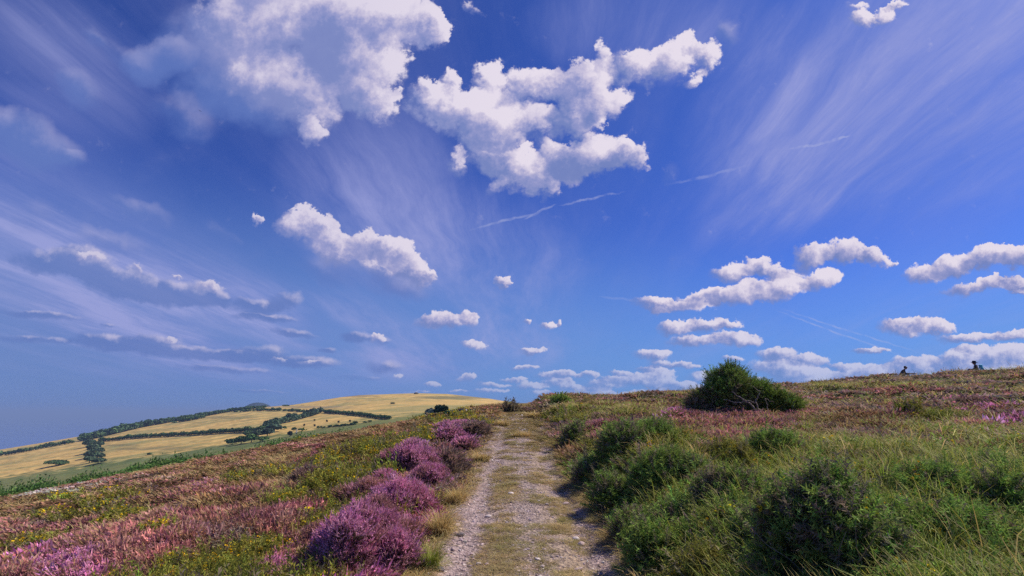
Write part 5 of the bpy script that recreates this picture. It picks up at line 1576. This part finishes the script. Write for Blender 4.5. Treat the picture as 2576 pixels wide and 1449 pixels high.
# bare pale trunk
g, r, dep = place(745, 1092, 2.0)
b = Bag()
hgt = 13 / 1288 * dep
V = []; F = []
for j in range(6):
    for i in range(6):
        a = i / 6 * 6.283; q = r * (1.0 - 0.13 * j)
        V.append((math.cos(a) * q + 0.10 * hgt * j / 5, math.sin(a) * q, -0.3 + hgt * j / 5))
for j in range(5):
    for i in range(6): F.append((j * 6 + i, j * 6 + (i + 1) % 6, j * 6 + 6 + (i + 1) % 6, j * 6 + 6 + i))
for (z0, dx, dz) in ((0.45, -0.22, 0.25), (0.6, 0.25, 0.22), (0.72, -0.12, 0.2)):
    k = len(V)
    p0 = np.array([0.10 * hgt * z0, 0, hgt * z0]); p1 = p0 + np.array([dx * hgt, 0.05 * hgt, dz * hgt])
    for p, q in ((p0, r * .35), (p1, r * .12)):
        for i in range(5):
            a = i / 5 * 6.283
            V.append(p + np.array([math.cos(a) * q, math.sin(a) * q, 0]))
    for i in range(5): F.append((k + i, k + (i + 1) % 5, k + 5 + (i + 1) % 5, k + 5 + i))
b.raw(V, F, np.repeat(np.array([[0.62, 0.56, 0.50]]), len(V), 0))
o = b.build("dead_tree", m_wood, label="pale bare dead tree trunk standing beside the lane in the valley", cat="dead tree"); o.location = g

# tumbled wall beyond the moor edge
b = Bag()
gA = place(1148, 1043, 1)[0]; gB = place(1180, 1041, 1)[0]
dep = gA[1]
for i in range(46):
    t = RNG.random(); s_ = 0.0022 * dep * RNG.uniform(0.6, 1.3)
    p = np.array(gA) * (1 - t) + np.array(gB) * t + np.array([RNG.normal() * .3, RNG.normal() * 1.2, s_ * RNG.uniform(0.1, 1.4)])
    p = p - np.array(gA)
    V = [p + s_ * np.array([sx * RNG.uniform(.7, 1.3) * 1.3, sy * RNG.uniform(.7, 1.2), sz * RNG.uniform(.5, 1.0)]) for sx in (-1, 1) for sy in (-1, 1) for sz in (-1, 1)]
    F = [(0, 1, 3, 2), (4, 6, 7, 5), (0, 4, 5, 1), (2, 3, 7, 6), (0, 2, 6, 4), (1, 5, 7, 3)]
    c = np.array([0.15, 0.14, 0.15]) if RNG.random() < 0.72 else np.array([0.55, 0.52, 0.52])
    b.raw(V, F, np.repeat(c[None], 8, 0))
o = b.build("stone_wall", m_wood, label="tumbled grey stone wall with pale stones, right of the copse", cat="stone wall"); o.location = gA

# cairn on the summit
g, r, dep = place(1047, 991, 6)
bm = bmesh.new(); bmesh.ops.create_icosphere(bm, subdivisions=3, radius=1.0)
for v_ in bm.verts:
    k = 1 + 0.25 * (float(fbm(np.array(v_.co.x * 2.0), np.array(v_.co.y * 2.0 + v_.co.z), 3, 3)) - 0.5)
    v_.co = Vector((v_.co.x * r * k, v_.co.y * r * k, max(v_.co.z, -0.3) * r * 0.55 * k))
me = bpy.data.meshes.new("cairn"); bm.to_mesh(me); bm.free(); me.materials.append(plain_mat("cairn_stone", (0.10, 0.095, 0.09), 0.95, 0.1, 0.3, 0.5))
o = bpy.data.objects.new("cairn", me); o.location = (g[0], g[1], g[2] + r * 0.12); link(o, label="low dark cairn on the summit of the golden hill", cat="cairn")

# headland far behind
def headland(px, py, hw, hpx, dist, name, label, col):
    dx, dy, dz = pix_dir(px, py)
    t = dist / dy
    top = np.array([dx * t, dist, EYE + dz * t]); R_ = hw / 1288 * dist; H = hpx / 1288 * dist
    bm = bmesh.new()
    rings = []
    prof = [(0.02, 0), (0.25, 0.06), (0.5, 0.22), (0.75, 0.52), (0.95, 0.9), (1.15, 1.2), (2.2, 2.2), (5.0, 6.0)]
    for (q, d) in prof:
        z_ = max(top[2] - d * H, -258) if q < 4 else -260
        rings.append([bm.verts.new((top[0] + math.cos(a) * q * R_ * (1 + 0.08 * math.sin(3 * a)), top[1] + math.sin(a) * q * R_ * 1.6, z_)) for a in [i / 40 * 6.2832 for i in range(40)]])
    bm.faces.new(rings[0])
    for j in range(len(prof) - 1):
        for i in range(40): bm.faces.new((rings[j][i], rings[j + 1][i], rings[j + 1][(i + 1) % 40], rings[j][(i + 1) % 40]))
    bmesh.ops.recalc_face_normals(bm, faces=bm.faces)
    me = bpy.data.meshes.new(name); bm.to_mesh(me); bm.free()
    for p in me.polygons: p.use_smooth = True
    m, T, B = new_mat(name)
    geo = T.node('ShaderNodeNewGeometry')
    n = T.noise(geo.outputs['Position'], 0.012, 5.0, 0.6)
    T.set(B.inputs['Base Color'], T.ramp(n, [(0.3, tuple(c * .75 for c in col)), (0.7, tuple(c * 1.25 for c in col))]))
    me.materials.append(m)
    link(bpy.data.objects.new(name, me), kind='structure', label=label)
headland(650, 1012.5, 24, 9, 3400, "distant_hill", "small blue dome of a hill far behind the ridge", (0.015, 0.03, 0.035))
headland(800, 1016, 90, 8, 2600, "distant_ridge", "low grey ridge left of the summit, far behind", (0.16, 0.14, 0.09))

# ------------------------------------------------------------------ the two people on the crest
m_skin = plain_mat("skin", (0.36, 0.20, 0.14), 0.6, 0.3, 0.05)
def skin_body(name, nodes, edges, mat, parent, level=2):
    me = bpy.data.meshes.new(name)
    me.from_pydata([n[0] for n in nodes], edges, [])
    o = bpy.data.objects.new(name, me)
    link(o, parent=parent)
    sm = o.modifiers.new("skin", 'SKIN')
    for i, n in enumerate(nodes):
        me.skin_vertices[0].data[i].radius = (n[1], n[2] if len(n) > 2 else n[1])
    me.skin_vertices[0].data[0].use_root = True
    ss = o.modifiers.new("sub", 'SUBSURF'); ss.levels = level; ss.render_levels = level
    dg = bpy.context.evaluated_depsgraph_get()
    ev = o.evaluated_get(dg)
    m2 = bpy.data.meshes.new_from_object(ev)
    o.modifiers.clear(); o.data = m2
    m2.materials.clear(); m2.materials.append(mat)
    for p in m2.polygons: p.use_smooth = True
    return o

def ball(name, c, r, mat, parent, sub=3, shape=None):
    bm = bmesh.new(); bmesh.ops.create_icosphere(bm, subdivisions=sub, radius=1.0)
    for v in bm.verts:
        q = v.co.copy()
        if shape: q = shape(q)
        v.co = Vector((q.x * r[0] + c[0], q.y * r[1] + c[1], q.z * r[2] + c[2]))
    me = bpy.data.meshes.new(name); bm.to_mesh(me); bm.free()
    for p in me.polygons: p.use_smooth = True
    me.materials.append(mat)
    return link(bpy.data.objects.new(name, me), parent=parent)

def face_shape(q):
    q = q.copy()
    if q.z < -0.2: q.x *= 1 - 0.25 * (-q.z - 0.2); q.y *= 1 - 0.12 * (-q.z - 0.2)
    if q.y < -0.8 and -0.25 < q.z < 0.15 and abs(q.x) < 0.28: q.y -= 0.22 * (1 - abs(q.x) / 0.28)     # nose
    if q.y < -0.6 and 0.05 < q.z < 0.3 and 0.15 < abs(q.x) < 0.55: q.y += 0.10                        # eye sockets
    if q.y < -0.6 and -0.55 < q.z < -0.45 and abs(q.x) < 0.35: q.y += 0.07                            # mouth
    return q

def seated(px, py, back, rz, shirt, trousers, label, hat=None, pack=None, hair=(0.03, 0.025, 0.02), reach=0.0, lift=0.0, scale=1.0):
    g = place(px, py, 1)[0]
    d = np.array([g[0], g[1]]); d = d * (1 + back / np.linalg.norm(d))
    z = float(height(d[0], d[1])) + lift
    root = empty("person", (d[0], d[1], z), label=label, cat="person")
    root.rotation_euler = (0, 0, rz); root.scale = (scale,) * 3
    ms = plain_mat("shirt_cloth", shirt, 0.9, 0.1, 0.1); mt = plain_mat("trouser_cloth", trousers, 0.9, 0.1, 0.1)
    # body: one continuous surface, seated on the ground and facing -Y; knees drawn up
    lean = 0.06 + reach * 0.25
    N = [((0, 0, 0.10), .15, .12), ((0, -.3 * lean, 0.26), .135, .105), ((0, -.8 * lean, 0.42), .155, .11), ((0, -1.2 * lean, 0.54), .13, .09), ((0, -1.4 * lean, 0.61), .062, .062), ((0, -1.6 * lean, 0.68), .056, .058),
         ((.18, -1.2 * lean, .53), .065), ((.25, -1.3 * lean - .06, .33), .048), ((.20, -1.3 * lean - .28 - reach * .2, .30), .038), ((.17, -1.3 * lean - .36 - reach * .3, .31), .030),
         ((-.18, -1.2 * lean, .53), .065), ((-.25, -1.3 * lean - .06, .33), .048), ((-.20, -1.3 * lean - .28 - reach * .2, .30), .038), ((-.17, -1.3 * lean - .36 - reach * .3, .31), .030),
         ((.11, -.06, .11), .095), ((.15, -.44, .36), .075), ((.14, -.62, .04), .050), ((.14, -.78, .03), .042),
         ((-.11, -.06, .11), .095), ((-.15, -.44, .36), .075), ((-.14, -.62, .04), .050), ((-.14, -.78, .03), .042)]
    E = [(0, 1), (1, 2), (2, 3), (3, 4), (4, 5), (3, 6), (6, 7), (7, 8), (8, 9), (3, 10), (10, 11), (11, 12), (12, 13), (0, 14), (14, 15), (15, 16), (16, 17), (0, 18), (18, 19), (19, 20), (20, 21)]
    N = [(n[0], n[1], n[2] if len(n) > 2 else n[1]) for n in N]
    body = skin_body("body", N, E, ms, root)
    body.data.materials.append(mt); body.data.materials.append(m_skin)
    for p in body.data.polygons:
        c = p.center
        if c.z > 0.61 or (abs(c.x) > .12 and c.y < -0.30 - 1.3 * lean and c.z > 0.2 and abs(c.x) < .27 and c.z > .27 and c.y > -.9 and c.y < -.33 - 1.3 * lean): p.material_index = 2
        elif c.z < 0.15 or c.y < -0.2 and c.z < .45 and abs(c.x) < .24 and not (c.z > .27 and c.y < -.3 - 1.3 * lean): p.material_index = 1
    hc = (0, -1.7 * lean - 0.015, 0.755)
    ball("head", hc, (.078, .098, .118), m_skin, root, 4, face_shape)
    for sx in (-1, 1): ball("ear", (hc[0] + sx * .079, hc[1] + .01, hc[2] - .005), (.012, .022, .032), m_skin, root, 2)
    mh = plain_mat("hair", hair, 0.8, 0.2, 0.2)
    ball("hair", (hc[0], hc[1] + .018, hc[2] + .028), (.088, .098, .104), mh, root, 3, lambda q: Vector((q.x, q.y if q.y > -.55 else -.55, q.z if q.z > -.55 or q.y > .2 else -.5)))
    for sx in (-1, 1):      # a mitten of four unequal fingers and a thumb, curled round the shin
        w = (sx * .17, -1.3 * lean - .36 - reach * .3, .31)
        nodes = [((w[0], w[1], w[2]), .028)]; ed = []
        for k in range(4):
            ln = (.060, .072, .068, .052)[k]
            y0 = w[1] - .045; x0 = w[0] + (k - 1.5) * .017
            i0 = len(nodes)
            nodes += [((x0, y0, w[2] + .002), .0095), ((x0 - sx * .006, y0 - ln * .5, w[2] - .010), .0088), ((x0 - sx * .010, y0 - ln * .85, w[2] - .034), .0075)]
            ed += [(0, i0), (i0, i0 + 1), (i0 + 1, i0 + 2)]
        i0 = len(nodes)
        nodes += [((w[0] - sx * .034, w[1] - .020, w[2] - .006), .0105), ((w[0] - sx * .046, w[1] - .050, w[2] - .022), .0085)]
        ed += [(0, i0), (i0, i0 + 1)]
        skin_body("hand", nodes, ed, m_skin, root, 1)
        ball("shoe", (sx * .14, -.76, .035), (.05, .135, .05), plain_mat("shoe_leather", (0.05, 0.04, 0.035), 0.7), root, 2)
    if hat:
        mhat = plain_mat("hat_cloth", hat, 0.9, 0.1, 0.1)
        bm = bmesh.new()
        rings = []
        for (q, zz) in ((.185, .018), (.18, .026), (.105, .045), (.100, .115), (.075, .145), (.01, .152)):
            rings.append([bm.verts.new((math.cos(a) * q, math.sin(a) * q * 1.08, zz - (0.025 * abs(math.cos(a)) if q > .15 else 0))) for a in [i / 28 * 6.2832 for i in range(28)]])
        for j in range(5):
            for i in range(28): bm.faces.new((rings[j][i], rings[j][(i + 1) % 28], rings[j + 1][(i + 1) % 28], rings[j + 1][i]))
        bm.faces.new(rings[5])
        low = [bm.verts.new((math.cos(a) * .10, math.sin(a) * .108, .030)) for a in [i / 28 * 6.2832 for i in range(28)]]
        for i in range(28): bm.faces.new((low[i], low[(i + 1) % 28], rings[0][(i + 1) % 28], rings[0][i]))
        bmesh.ops.recalc_face_normals(bm, faces=bm.faces)
        me = bpy.data.meshes.new("sun_hat"); bm.to_mesh(me); bm.free(); me.materials.append(mhat)
        for p in me.polygons: p.use_smooth = True
        o = bpy.data.objects.new("sun_hat", me); o.location = (hc[0], hc[1], hc[2] + .02); o.rotation_euler = (RAD(-6), 0, 0); link(o, parent=root)
    if pack:
        mp = plain_mat("pack_cloth", pack, 0.7, 0.3, 0.12)
        t_ = Bag()
        pk = empty("backpack", (0, 0.215 - lean, 0.16), label="turquoise blue backpack worn by the person in the dark hat", cat="backpack")
        ball("bag_body", (0, 0, .20), (.155, .105, .235), mp, pk, 3, lambda q: Vector((max(-.82, min(.82, q.x * 1.15)), max(-.85, min(.85, q.y * 1.2)), max(-.9, min(.95, q.z * 1.08)))))
        ball("front_pocket", (0, .10, .12), (.115, .045, .12), plain_mat("pocket_cloth", tuple(c * .6 for c in pack), .7), pk, 3)
        ball("top_flap", (0, .0, .41), (.14, .10, .05), plain_mat("flap_cloth", tuple(c * 1.15 for c in pack), .7), pk, 3)
        for sx in (-1, 1):
            skin_body("strap", [((sx * .09, -.06, .36), .018, .010), ((sx * .10, -.17, .42), .018, .010), ((sx * .11, -.32, .36), .018, .010), ((sx * .12, -.33, .20), .016, .010), ((sx * .13, -.12, .08), .014, .010)], [(0, 1), (1, 2), (2, 3), (3, 4)], plain_mat("strap_cloth", (0.03, 0.04, 0.05), .8), pk, 1)
        pk.matrix_world = Matrix.Translation((d[0], d[1], z)) @ Matrix.Rotation(rz, 4, 'Z') @ Matrix.Scale(scale, 4) @ Matrix.Translation((0, 0.20, 0.17))
    return root
seated(2264, 938, 1.2, RAD(45), (0.030, 0.022, 0.035), (0.10, 0.13, 0.16), "person in dark clothes sitting bent forward on the hill crest", reach=0.8, lift=P1_LIFT)
seated(2462, 928, 1.2, RAD(-145), (0.10, 0.075, 0.075), (0.08, 0.07, 0.06), "person in a dark brimmed hat sitting on the hill crest with a backpack", hat=(0.020, 0.022, 0.045), pack=(0.05, 0.42, 0.55), lift=P2_LIFT)

# a bird high up
dx, dy, dz = pix_dir(503, 279)
t_ = 110.0
V = []; F = []
bird = Bag()
prof = [(-.16, .004), (-.12, .028), (0, .045), (.10, .03), (.15, .018), (.19, .002)]
for (yy, q) in prof:
    for i in range(6): V.append((math.cos(i * 1.0472) * q, yy, math.sin(i * 1.0472) * q))
for j in range(5):
    for i in range(6): F.append((j * 6 + i, j * 6 + (i + 1) % 6, j * 6 + 6 + (i + 1) % 6, j * 6 + 6 + i))
for sx in (-1, 1):
    k = len(V)
    V += [(sx * .03, .07, .01), (sx * .03, -.05, .01), (sx * .18, .08, .05), (sx * .18, -.06, .05), (sx * .36, -.02, .03), (sx * .33, -.09, .03)]
    F += [(k, k + 1, k + 3, k + 2), (k + 2, k + 3, k + 5, k + 4)]
k = len(V); V += [(-.02, -.14, 0), (.02, -.14, 0), (.05, -.24, 0), (-.05, -.24, 0)]; F += [(k, k + 1, k + 2, k + 3)]
bird.raw(V, F, np.repeat(np.array([[0.02, 0.02, 0.025]]), len(V), 0))
o = bird.build("bird", m_wood, label="small black bird flying high under the great cloud", cat="bird")
o.location = (dx * t_, dy * t_, EYE + dz * t_); o.rotation_euler = (0.1, 0.3, 0.6)
